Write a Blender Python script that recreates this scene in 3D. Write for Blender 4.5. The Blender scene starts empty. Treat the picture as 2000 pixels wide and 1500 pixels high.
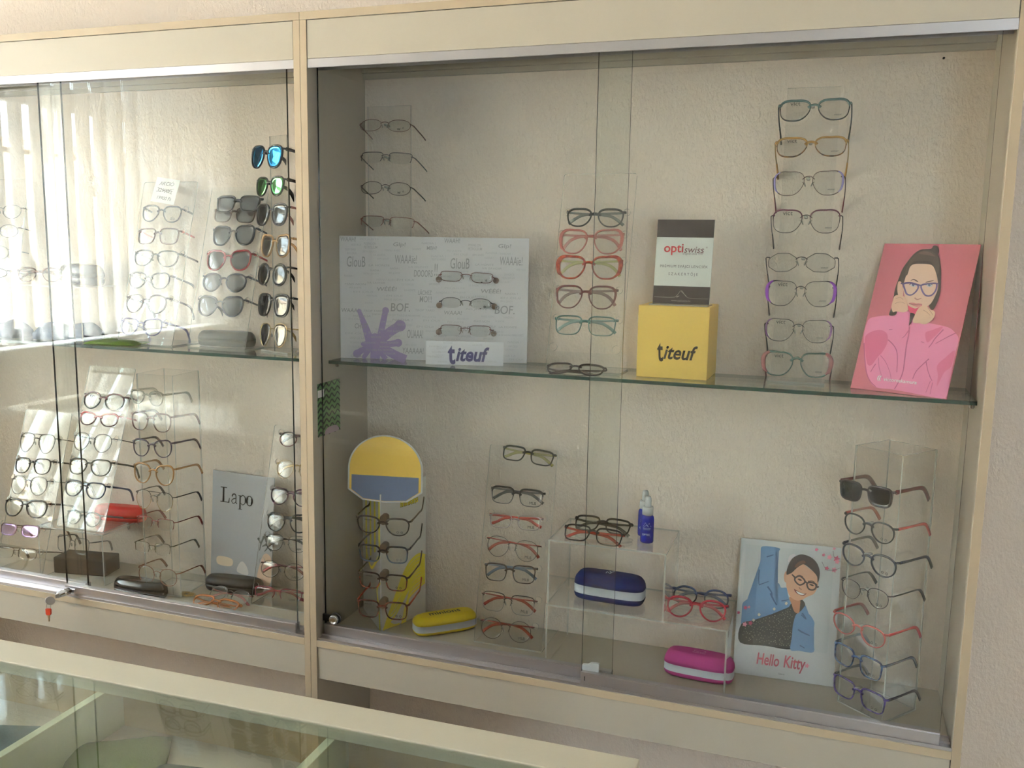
import bpy, bmesh, math, random
from mathutils import Vector, Matrix, Euler
random.seed(7)
PI = math.pi
SC = bpy.context.scene
COL = SC.collection

# ------------------------------------------------------------------ camera, light, exposure
cam_d = bpy.data.cameras.new('camera'); cam = bpy.data.objects.new('camera', cam_d); COL.objects.link(cam)
cam_d.sensor_width = 36.0; cam_d.lens = 1810.6 / 2000 * 36.0; cam_d.clip_start = 0.02
YAW, PITCH, ROLL = 0.3358, -0.1503, 0.0155
fw = Vector((-math.sin(YAW)*math.cos(PITCH), math.cos(YAW)*math.cos(PITCH), math.sin(PITCH)))
rt = Vector((math.cos(YAW), math.sin(YAW), 0)); up = rt.cross(fw)
rt2 = rt*math.cos(ROLL) + up*math.sin(ROLL); up2 = up*math.cos(ROLL) - rt*math.sin(ROLL)
mw = Matrix((rt2, up2, -fw)).transposed().to_4x4(); mw.translation = Vector((1.2073, -1.9382, 1.5))
cam.matrix_world = mw
SC.camera = cam
SC.view_settings.view_transform = 'Standard'; SC.view_settings.look = 'None'
SC.view_settings.gamma = 1.0; SC.view_settings.use_curve_mapping = False
SC.view_settings.exposure = 0.80
SC.cycles.transparent_max_bounces = 48; SC.cycles.max_bounces = 14
SC.cycles.glossy_bounces = 6; SC.cycles.caustics_reflective = False; SC.cycles.caustics_refractive = False
SC.cycles.sample_clamp_indirect = 8.0
world = bpy.data.worlds.new('sky'); SC.world = world; world.use_nodes = True
wn = world.node_tree.nodes; wl = world.node_tree.links
bg = wn['Background']; bg.inputs[0].default_value = (0.74, 0.88, 1.0, 1); bg.inputs[1].default_value = 12.0

def area(name, loc, rot, sx, sy, power, color):
    l = bpy.data.lights.new(name, 'AREA'); l.shape = 'RECTANGLE'; l.size = sx; l.size_y = sy
    l.energy = power; l.color = color
    o = bpy.data.objects.new(name, l); COL.objects.link(o); o.location = loc; o.rotation_euler = rot
    return o
area('daylight_street_sky', (-3.2, -1.7, 5.0), (0, math.radians(-14), 0), 1.3, 10.0, 700000, (0.90, 0.96, 1.0))

# ------------------------------------------------------------------ materials
def s2l(c):
    c = c/255.0
    return c/12.92 if c <= 0.04045 else ((c+0.055)/1.055)**2.4
def lin(rgb, k=1.0):
    return tuple(min(0.92, s2l(c)*k) for c in rgb) + (1,)
_mats = {}
def new_mat(key):
    m = bpy.data.materials.new(key); m.use_nodes = True
    nt = m.node_tree; nt.nodes.clear()
    out = nt.nodes.new('ShaderNodeOutputMaterial')
    return m, nt, out
def pm(rgb, rough=0.45, metal=0.0, k=1.0, spec=0.5, coat=0.0):
    key = ('pm', rgb, rough, metal, k, spec, coat)
    if key in _mats: return _mats[key]
    m, nt, out = new_mat('paint_%d_%d_%d' % rgb)
    b = nt.nodes.new('ShaderNodeBsdfPrincipled')
    b.inputs['Base Color'].default_value = lin(rgb, k); b.inputs['Roughness'].default_value = rough
    b.inputs['Metallic'].default_value = metal; b.inputs['Specular IOR Level'].default_value = spec
    b.inputs['Coat Weight'].default_value = coat; b.inputs['Coat Roughness'].default_value = 0.05
    nt.links.new(b.outputs[0], out.inputs[0]); _mats[key] = m
    return m
def dc(r, g, b, k=1.55, rough=0.5):
    return pm((r, g, b), rough, 0.0, k)
def schlick(nt, f0, fmax=1.0):
    lw = nt.nodes.new('ShaderNodeLayerWeight'); lw.inputs[0].default_value = 0.5
    p = nt.nodes.new('ShaderNodeMath'); p.operation = 'POWER'; p.inputs[1].default_value = 4.3
    nt.links.new(lw.outputs['Facing'], p.inputs[0])
    a = nt.nodes.new('ShaderNodeMath'); a.operation = 'MULTIPLY_ADD'
    a.inputs[1].default_value = fmax - f0; a.inputs[2].default_value = f0
    nt.links.new(p.outputs[0], a.inputs[0])
    return a.outputs[0]
def glass(tint, f0=0.042, rough=0.0, fmax=1.0, gcol=(1, 1, 1, 1)):
    key = ('gl', tint, f0, rough, fmax, gcol)
    if key in _mats: return _mats[key]
    m, nt, out = new_mat('clear_glass')
    t = nt.nodes.new('ShaderNodeBsdfTransparent'); t.inputs[0].default_value = tint + (1,)
    g = nt.nodes.new('ShaderNodeBsdfGlossy'); g.inputs['Roughness'].default_value = rough; g.inputs[0].default_value = gcol
    mx = nt.nodes.new('ShaderNodeMixShader')
    nt.links.new(schlick(nt, f0, fmax), mx.inputs[0]); nt.links.new(t.outputs[0], mx.inputs[1]); nt.links.new(g.outputs[0], mx.inputs[2])
    nt.links.new(mx.outputs[0], out.inputs[0]); _mats[key] = m
    return m
def translucent_plastic(rgb, trans=0.5, rough=0.2, k=1.0):
    key = ('tp', rgb, trans, rough, k)
    if key in _mats: return _mats[key]
    m, nt, out = new_mat('clear_plastic_%d_%d_%d' % rgb)
    b = nt.nodes.new('ShaderNodeBsdfPrincipled'); b.inputs['Base Color'].default_value = lin(rgb, k); b.inputs['Roughness'].default_value = rough
    t = nt.nodes.new('ShaderNodeBsdfTransparent'); t.inputs[0].default_value = lin(rgb, 1.5)
    mx = nt.nodes.new('ShaderNodeMixShader'); mx.inputs[0].default_value = trans
    nt.links.new(b.outputs[0], mx.inputs[1]); nt.links.new(t.outputs[0], mx.inputs[2])
    nt.links.new(mx.outputs[0], out.inputs[0]); _mats[key] = m
    return m
def bumpy(name, rgb, scale, strength, rough=0.9, k=1.0, stretch=(1, 1, 1), mottle=0.06, dist=0.004, detail=3):
    key = ('bumpy', name)
    if key in _mats: return _mats[key]
    m, nt, out = new_mat(name)
    b = nt.nodes.new('ShaderNodeBsdfPrincipled'); b.inputs['Roughness'].default_value = rough
    b.inputs['Specular IOR Level'].default_value = 0.25
    tc = nt.nodes.new('ShaderNodeTexCoord'); mp = nt.nodes.new('ShaderNodeMapping'); mp.inputs['Scale'].default_value = stretch
    nt.links.new(tc.outputs['Object'], mp.inputs[0])
    n = nt.nodes.new('ShaderNodeTexNoise'); n.inputs['Scale'].default_value = scale; n.inputs['Detail'].default_value = detail; n.inputs['Roughness'].default_value = 0.62
    nt.links.new(mp.outputs[0], n.inputs[0])
    r = nt.nodes.new('ShaderNodeMapRange'); r.inputs[1].default_value = 0.36; r.inputs[2].default_value = 0.68
    nt.links.new(n.outputs[0], r.inputs[0])
    bp = nt.nodes.new('ShaderNodeBump'); bp.inputs['Strength'].default_value = strength; bp.inputs['Distance'].default_value = dist
    nt.links.new(r.outputs[0], bp.inputs['Height']); nt.links.new(bp.outputs[0], b.inputs['Normal'])
    n2 = nt.nodes.new('ShaderNodeTexNoise'); n2.inputs['Scale'].default_value = 2.3; n2.inputs['Detail'].default_value = 2
    nt.links.new(tc.outputs['Object'], n2.inputs[0])
    mx = nt.nodes.new('ShaderNodeMix'); mx.data_type = 'RGBA'
    c = lin(rgb, k)
    mx.inputs[6].default_value = tuple(x*(1-mottle) for x in c[:3]) + (1,); mx.inputs[7].default_value = tuple(min(.95, x*(1+mottle)) for x in c[:3]) + (1,)
    nt.links.new(n2.outputs[0], mx.inputs[0]); nt.links.new(mx.outputs[2], b.inputs['Base Color'])
    nt.links.new(b.outputs[0], out.inputs[0]); _mats[key] = m
    return m
def tortoise(rgb1, rgb2, scale=120, trans=0.0):
    key = ('tort', rgb1, rgb2, scale, trans)
    if key in _mats: return _mats[key]
    m, nt, out = new_mat('tortoiseshell_%d_%d_%d' % rgb1)
    b = nt.nodes.new('ShaderNodeBsdfPrincipled'); b.inputs['Roughness'].default_value = 0.18
    tc = nt.nodes.new('ShaderNodeTexCoord')
    n = nt.nodes.new('ShaderNodeTexNoise'); n.inputs['Scale'].default_value = scale; n.inputs['Detail'].default_value = 1.5
    nt.links.new(tc.outputs['Object'], n.inputs[0])
    cr = nt.nodes.new('ShaderNodeValToRGB'); cr.color_ramp.elements[0].position = .42; cr.color_ramp.elements[1].position = .58
    cr.color_ramp.elements[0].color = lin(rgb1); cr.color_ramp.elements[1].color = lin(rgb2)
    nt.links.new(n.outputs[0], cr.inputs[0]); nt.links.new(cr.outputs[0], b.inputs['Base Color'])
    if trans:
        t = nt.nodes.new('ShaderNodeBsdfTransparent'); t.inputs[0].default_value = lin(rgb2, 1.4)
        mx = nt.nodes.new('ShaderNodeMixShader'); mx.inputs[0].default_value = trans
        nt.links.new(b.outputs[0], mx.inputs[1]); nt.links.new(t.outputs[0], mx.inputs[2]); nt.links.new(mx.outputs[0], out.inputs[0])
    else: nt.links.new(b.outputs[0], out.inputs[0])
    _mats[key] = m
    return m
def blind_fabric():
    m, nt, out = new_mat('blind_fabric')
    d = nt.nodes.new('ShaderNodeBsdfDiffuse'); d.inputs[0].default_value = lin((236, 233, 228))
    t = nt.nodes.new('ShaderNodeBsdfTranslucent'); t.inputs[0].default_value = lin((244, 241, 236))
    mx = nt.nodes.new('ShaderNodeMixShader'); mx.inputs[0].default_value = 0.62
    nt.links.new(d.outputs[0], mx.inputs[1]); nt.links.new(t.outputs[0], mx.inputs[2]); nt.links.new(mx.outputs[0], out.inputs[0])
    return m
STUCCO = bumpy("wall_stucco", (238, 223, 210), 95, 0.42, stretch=(1.25, 1, 0.72), dist=0.003)
PLASTER = bumpy('room_plaster', (222, 217, 210), 50, 0.3)
CREAM = pm((190, 181, 165), 0.42); EDGE = pm((186, 168, 142), 0.5); LEDGE = pm((196, 178, 150), 0.45)
ALU = pm((196, 192, 194), 0.34, 0.85); CHROME = pm((205, 205, 208), 0.12, 1.0); DARKMETAL = pm((70, 68, 68), 0.3, 0.9)
GREENEDGE = pm((20, 58, 48), 0.15, coat=0.5); DARKEDGE = pm((14, 30, 26), 0.2)
PANE = glass((0.972, 0.984, 0.974)); SHELFGLASS = glass((0.93, 0.975, 0.945), 0.05)
ACRYL = glass((0.972, 0.974, 0.970), 0.045); ACRYL_EDGE = translucent_plastic((236, 234, 226), 0.5, 0.15)  # whitish edge colour stands for light gathered in the cut acrylic
WHITE_CARD = dc(184, 184, 186)
BLACKP = pm((24, 23, 24), 0.35)

# ------------------------------------------------------------------ mesh builder
class MB:
    def __init__(s): s.v = []; s.f = []; s.m = []; s.sm = []
    def add(s, vs, fs, mi=0, smooth=False, mats=None):
        o = len(s.v); s.v += [tuple(v) for v in vs]
        for i, f in enumerate(fs):
            s.f.append(tuple(o+k for k in f)); s.m.append(mats[i] if mats else mi); s.sm.append(smooth)
    def box(s, x0, x1, y0, y1, z0, z1, mi=0, ch=0.0, M=None, side=None):
        if ch <= 0:
            vs = [(x, y, z) for x in (x0, x1) for y in (y0, y1) for z in (z0, z1)]
            fs = [(0, 1, 3, 2), (4, 6, 7, 5), (0, 4, 5, 1), (2, 3, 7, 6), (0, 2, 6, 4), (1, 5, 7, 3)]
            mats = [mi]*6
            if side is not None:   # side = (material, faces to use it on)
                for k in side[1]: mats[k] = side[0]
            if M: vs = [M @ Vector(v) for v in vs]
            s.add(vs, fs, mi, False, mats); return
        bm = bmesh.new()
        r = bmesh.ops.create_cube(bm, size=1.0)
        for v in bm.verts:
            v.co = Vector(((x0+x1)/2+v.co.x*(x1-x0), (y0+y1)/2+v.co.y*(y1-y0), (z0+z1)/2+v.co.z*(z1-z0)))
        ch = min(ch, .45*min(x1-x0, y1-y0, z1-z0))
        bmesh.ops.bevel(bm, geom=bm.edges[:], offset=ch, segments=2, profile=0.5, affect='EDGES')
        s.from_bm(bm, mi, M); bm.free()
    def from_bm(s, bm, mi=0, M=None, smooth=False):
        bm.verts.index_update()
        s.add([(M @ v.co) if M else v.co for v in bm.verts], [[v.index for v in f.verts] for f in bm.faces], mi, smooth)
    def prism(s, pts, y0, y1, mi=0, M=None, smi=None):
        """outline pts (x, z), extruded from y0 (front) to y1"""
        n = len(pts)
        vs = [(x, y0, z) for x, z in pts] + [(x, y1, z) for x, z in pts]
        ar = sum(pts[i-1][0]*pts[i][1]-pts[i][0]*pts[i-1][1] for i in range(n))
        fs = [tuple(range(n)), tuple(range(2*n-1, n-1, -1))]
        fs += [(i, i+n, (i+1) % n+n, (i+1) % n) for i in range(n)]
        if ar < 0: fs = [tuple(reversed(f)) for f in fs]
        mats = [mi, mi] + [mi if smi is None else smi]*n
        if M: vs = [M @ Vector(v) for v in vs]
        s.add(vs, fs, mi, False, mats)
    def tube(s, path, rads, n=8, mi=0, closed=False, upv=(0, 0, 1), sq=0.0, smooth=True, mats=None):
        """sweep an ellipse; rads = list of (r_side, r_up) or a single pair"""
        P = [Vector(p) for p in path]; L = len(P)
        if isinstance(rads, tuple): rads = [rads]*L
        rings = []
        for i in range(L):
            if closed: t = P[(i+1) % L]-P[i-1]
            else: t = P[min(i+1, L-1)]-P[max(i-1, 0)]
            t.normalize(); u = Vector(upv); u = u - t*u.dot(t)
            if u.length < 1e-4: u = Vector((0, 1, 0)) - t*t.y
            u.normalize(); w = t.cross(u)
            ring = []
            for k in range(n):
                a = 2*PI*(k+.5)/n; c, q = math.cos(a), math.sin(a)
                if sq:
                    e = 1-sq*.7; c = math.copysign(abs(c)**e, c); q = math.copysign(abs(q)**e, q)
                ring.append(P[i]+w*(c*rads[i][0])+u*(q*rads[i][1]))
            rings.append(ring)
        vs = [v for r in rings for v in r]; fs = []; fm = []
        for i in range(L if closed else L-1):
            j = (i+1) % L
            for k in range(n):
                fs.append((i*n+k, i*n+(k+1) % n, j*n+(k+1) % n, j*n+k)); fm.append(mats[i] if mats else mi)
        if not closed:
            fs.append(tuple(reversed(range(n)))); fs.append(tuple((L-1)*n+k for k in range(n)))
            fm += [mats[0] if mats else mi, mats[-1] if mats else mi]
        s.add(vs, fs, mi, smooth, fm)
    def lathe(s, prof, n=24, mi=0, M=None, smooth=True, mats=None):
        vs = []; fs = []; fm = []
        for r, z in prof: vs += [(r*math.cos(2*PI*k/n), r*math.sin(2*PI*k/n), z) for k in range(n)]
        for i in range(len(prof)-1):
            for k in range(n):
                fs.append((i*n+k, i*n+(k+1) % n, (i+1)*n+(k+1) % n, (i+1)*n+k)); fm.append(mats[i] if mats else mi)
        fs.append(tuple(reversed(range(n)))); fs.append(tuple((len(prof)-1)*n+k for k in range(n))); fm += [fm[0], fm[-1]]
        if M: vs = [M @ Vector(v) for v in vs]
        s.add(vs, fs, mi, smooth, fm)
    def text(s, body, x, z, y=0.0, w=None, h=None, mi=0, shear=0.0, bold=0.0, rot=0.0, M=None, space=1.0, plane='xz'):
        c = bpy.data.curves.new('lettering', 'FONT'); c.body = body; c.shear = shear; c.offset = bold; c.space_character = space
        c.resolution_u = 3
        o = bpy.data.objects.new('lettering', c); COL.objects.link(o)
        me = o.to_mesh()
        P = [v.co.copy() for v in me.vertices]; F = [tuple(p.vertices) for p in me.polygons]
        o.to_mesh_clear(); bpy.data.objects.remove(o); bpy.data.curves.remove(c)
        if not P: return
        a0 = min(p.x for p in P); a1 = max(p.x for p in P); b0 = min(p.y for p in P); b1 = max(p.y for p in P)
        sx = (w/(a1-a0)) if w else None; sz = (h/(b1-b0)) if h else None
        sx = sx or sz; sz = sz or sx
        cr, sr = math.cos(rot), math.sin(rot); vs = []
        for p in P:
            px = (p.x-(a0+a1)/2)*sx; pz = (p.y-(b0+b1)/2)*sz
            X, Z = x+px*cr-pz*sr, z+px*sr+pz*cr
            vs.append((X, y, Z) if plane == 'xz' else (X, Z, y))
        if M: vs = [M @ Vector(v) for v in vs]
        s.add(vs, F, mi)
    def build(s, name, mats, parent=None, loc=None, rot=None):
        me = bpy.data.meshes.new(name); me.from_pydata(s.v, [], s.f)
        for m in (mats if isinstance(mats, (list, tuple)) else [mats]): me.materials.append(m)
        me.polygons.foreach_set('material_index', s.m); me.polygons.foreach_set('use_smooth', s.sm); me.update()
        o = bpy.data.objects.new(name, me); COL.objects.link(o)
        if parent: o.parent = parent
        if loc: o.location = loc
        if rot: o.rotation_euler = rot
        return o
def tag(o, label, cat, group=None, kind=None):
    if label: o['label'] = label
    if cat: o['category'] = cat
    if group: o['group'] = group
    if kind: o['kind'] = kind
    return o
def thing(name, label, cat, loc=(0, 0, 0), rot=(0, 0, 0), group=None):
    o = bpy.data.objects.new(name, None); o.empty_display_size = 0.05; COL.objects.link(o)
    o.location = loc; o.rotation_euler = rot
    return tag(o, label, cat, group)
def struct(name, mb, mats):
    o = mb.build(name, mats); o['kind'] = 'structure'; return o
def catmull(pts, closed=False, sub=5):
    n = len(pts); out = []
    if n < 3: return list(pts)
    rng = range(n) if closed else range(n-1)
    for i in rng:
        if closed: p0, p1, p2, p3 = pts[i-1], pts[i], pts[(i+1) % n], pts[(i+2) % n]
        else: p0, p1, p2, p3 = pts[max(i-1, 0)], pts[i], pts[i+1], pts[min(i+2, n-1)]
        for k in range(sub):
            t = k/sub
            out.append(tuple(.5*((2*b)+(c-a)*t+(2*a-5*b+4*c-d)*t*t+(3*b-a-3*c+d)*t**3) for a, b, c, d in zip(p0, p1, p2, p3)))
    if not closed: out.append(tuple(pts[-1]))
    return out
def ribbon(mb, pts, w0, w1, y, mi, closed=False, M=None):
    n = len(pts); vs = []
    for i in range(n):
        a = pts[i-1] if (closed or i) else pts[0]; b = pts[(i+1) % n] if (closed or i < n-1) else pts[-1]
        tx, tz = b[0]-a[0], b[1]-a[1]; l = math.hypot(tx, tz) or 1
        w = (w0+(w1-w0)*i/max(1, n-1))/2
        nx, nz = -tz/l*w, tx/l*w
        vs += [(pts[i][0]-nx, y, pts[i][1]-nz), (pts[i][0]+nx, y, pts[i][1]+nz)]
    fs = [(2*i, 2*((i+1) % n), 2*((i+1) % n)+1, 2*i+1) for i in range(n if closed else n-1)]
    if M: vs = [M @ Vector(v) for v in vs]
    mb.add(vs, fs, mi)
def printed(name, parent, layers, w, h, y0, texts=(), k=1.55, M=None):
    """flat print on a sheet: layers in sheet coordinates u, v (0..1)"""
    mb = MB(); mats = []; idx = {}
    def mi(c):
        if c not in idx: idx[c] = len(mats); mats.append(dc(*c, k=k))
        return idx[c]
    y = y0
    cut = lambda q: (max(0.0, min(1.0, q[0])), max(0.0, min(1.0, q[1])))
    S = lambda q: ((q[0]-.5)*w, q[1]*h)
    for L in layers:
        y -= 0.00006
        if L[0] == 'p':
            pts = catmull(L[2], True, 4) if L[3] else L[2]
            pts = [S(cut(q)) for q in pts]
            bm = bmesh.new(); vv = [bm.verts.new((a, y, b)) for a, b in pts]
            try:
                f = bm.faces.new(vv); bmesh.ops.triangulate(bm, faces=[f]); mb.from_bm(bm, mi(L[1]), M)
            except ValueError: pass
            bm.free()
        elif L[0] == 's':
            pts = catmull([S(cut(q)) for q in L[2]], bool(L[4]), 5); ribbon(mb, pts, L[3]*w, L[3]*w*(1 if L[4] else .6), y, mi(L[1]), bool(L[4]), M)
        elif L[0] == 't':
            pts = catmull([S(cut(q)) for q in L[2]], False, 5); ribbon(mb, pts, L[3]*w, L[4]*w, y, mi(L[1]), False, M)
            e = pts[-1]; r = L[4]*w*.62
            vs = [(e[0]+r*math.cos(2*PI*j/12), y, e[1]+r*math.sin(2*PI*j/12)) for j in range(12)]
            if e[1] > r: mb.add([M @ Vector(v) for v in vs] if M else vs, [tuple(range(12))], mi(L[1]))
        elif L[0] == 'd':
            for q in L[2]:
                a, b = S(q); r = L[3]*w/2; ang = random.uniform(0, 3)
                vs = [(a+r*math.cos(ang+j*PI/2)*(1.3 if j % 2 else .6), y, b+r*math.sin(ang+j*PI/2)) for j in range(4)]
                mb.add([M @ Vector(v) for v in vs] if M else vs, [(0, 1, 2, 3)], mi(L[1]))
    for t in texts:
        y -= 0.00004; t = dict(t); c = t.pop('c'); u, v = t.pop('uv'); b = t.pop('t')
        if 'w' in t: t['w'] *= w
        if 'h' in t: t['h'] *= h
        mb.text(b, (u-.5)*w, v*h, y, mi=mi(c), M=M, **t)
    return mb.build(name, mats, parent)

# ------------------------------------------------------------------ eyewear positions (x, y, z, width, roll, lens drop) in metres
GL = {
 'A': (0, 17, [(-0.604,0.239,1.584,0.138,-1.7,0.041), (-0.604,0.220,1.521,0.144,0.6,0.040), (-0.599,0.201,1.460,0.154,-0.6,0.040), (-0.610,0.183,1.398,0.143,-0.2,0.040), (-0.608,0.165,1.337,0.143,0.2,0.046), (-0.611,0.145,1.272,0.145,0.7,0.041)]),
 'B': (0, 17, [(-0.368,0.247,1.580,0.137,-1.0,0.036), (-0.362,0.232,1.529,0.141,2.2,0.048), (-0.366,0.212,1.462,0.148,1.0,0.049), (-0.369,0.194,1.401,0.147,0.4,0.045), (-0.370,0.175,1.339,0.151,0.9,0.048)]),
 'BC': (0, 17, [(-0.348,0.237,1.611,0.145,-0.1,0.040)]),
 'C': (-22, 8, [(-0.199,0.154,1.731,0.141,-2.0,0.051), (-0.189,0.150,1.653,0.126,-0.1,0.043), (-0.185,0.148,1.584,0.140,0.0,0.049), (-0.171,0.142,1.505,0.129,0.4,0.050), (-0.188,0.149,1.431,0.134,0.5,0.050), (-0.186,0.148,1.352,0.145,1.2,0.052), (-0.191,0.150,1.271,0.129,2.3,0.050)]),
 'Z': (0, 12, [(-1.195,0.236,1.584,0.162,0.1,0.034), (-1.199,0.224,1.527,0.163,-1.1,0.032), (-1.225,0.212,1.463,0.160,-1.3,0.033), (-1.224,0.199,1.398,0.161,-0.3,0.023)]),
 'D': (0, 18, [(-1.066,0.196,0.895,0.144,1.0,0.048), (-1.067,0.175,0.827,0.144,2.5,0.041), (-1.068,0.157,0.771,0.150,2.5,0.046), (-1.065,0.136,0.707,0.170,2.5,0.046), (-1.070,0.114,0.636,0.163,2.4,0.021), (-1.065,0.093,0.571,0.162,2.5,0.017)]),
 'E': (0, 19, [(-0.835,0.230,1.035,0.157,-0.3,0.044), (-0.839,0.210,0.979,0.147,0.7,0.034), (-0.847,0.189,0.916,0.151,0.4,0.044), (-0.839,0.165,0.848,0.159,1.9,0.042), (-0.839,0.143,0.785,0.153,-0.2,0.041)]),
 'F': (3, 4, [(-0.548,0.081,1.084,0.110,-2.5,0.034), (-0.539,0.082,1.022,0.132,-0.8,0.044), (-0.540,0.082,0.947,0.131,1.5,0.041), (-0.538,0.082,0.877,0.135,-0.7,0.048), (-0.539,0.082,0.799,0.129,-2.5,0.044), (-0.540,0.082,0.727,0.130,-2.0,0.020), (-0.553,0.081,0.654,0.126,0.1,0.027), (-0.540,0.082,0.580,0.136,-1.8,0.039)]),
 'G': (0, 16, [(-0.179,0.251,0.967,0.138,2.5,0.036), (-0.175,0.228,0.887,0.141,1.5,0.042), (-0.182,0.208,0.815,0.139,1.7,0.040), (-0.182,0.189,0.748,0.140,2.5,0.043), (-0.179,0.173,0.691,0.139,2.5,0.031), (-0.180,0.154,0.620,0.149,0.8,0.039), (-0.185,0.135,0.554,0.159,1.9,0.025)]),
 'H': (0, 20, [(0.115,0.200,1.790,0.150,-2.5,0.017), (0.118,0.200,1.712,0.152,-2.5,0.014), (0.116,0.200,1.638,0.148,-2.5,0.019), (0.120,0.200,1.556,0.160,-2.5,0.006)]),
 'T': (12.35, 3, [(0.341,0.191,1.418,0.142,-1.9,0.014), (0.340,0.191,1.354,0.137,-1.1,0.012), (0.339,0.191,1.287,0.137,-0.1,0.010)]),
 'I': (0, 14, [(0.657,0.212,1.578,0.143,-0.5,0.038), (0.652,0.199,1.527,0.153,0.6,0.050), (0.653,0.183,1.466,0.155,0.5,0.047), (0.652,0.165,1.398,0.148,0.4,0.047), (0.657,0.148,1.330,0.151,0.3,0.039)]),
 'J': (0, 25, [(1.135,0.170,1.802,0.147,0.5,0.042), (1.133,0.170,1.726,0.148,0.6,0.039), (1.132,0.170,1.652,0.147,0.7,0.046), (1.132,0.170,1.571,0.147,0.2,0.043), (1.128,0.170,1.482,0.150,0.5,0.033), (1.130,0.170,1.419,0.146,0.4,0.047), (1.130,0.170,1.337,0.144,-0.2,0.042), (1.131,0.170,1.267,0.144,0.4,0.048)]),
 'M': (8, -4, [(0.166,0.078,0.810,0.144,-1.2,0.040), (0.166,0.078,0.736,0.136,0.4,0.039), (0.165,0.078,0.663,0.135,-1.0,0.038), (0.163,0.077,0.589,0.139,0.3,0.041)]),
 'K': (0, 12, [(0.480,0.196,0.888,0.142,-0.4,0.036), (0.480,0.183,0.824,0.141,1.6,0.025), (0.480,0.170,0.762,0.144,-2.2,0.042), (0.478,0.157,0.702,0.139,2.5,0.038), (0.480,0.142,0.627,0.147,-0.2,0.038), (0.480,0.128,0.563,0.142,0.8,0.037)]),
 'L': (-38, 0, [(1.286,0.096,1.006,0.135,2.5,0.037), (1.298,0.087,0.935,0.129,-1.0,0.038), (1.302,0.084,0.867,0.139,-1.7,0.040), (1.299,0.086,0.789,0.126,0.4,0.034), (1.293,0.091,0.707,0.138,-2.0,0.038), (1.296,0.089,0.638,0.127,-2.5,0.040), (1.302,0.084,0.566,0.137,-0.9,0.039)]),
}
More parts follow.
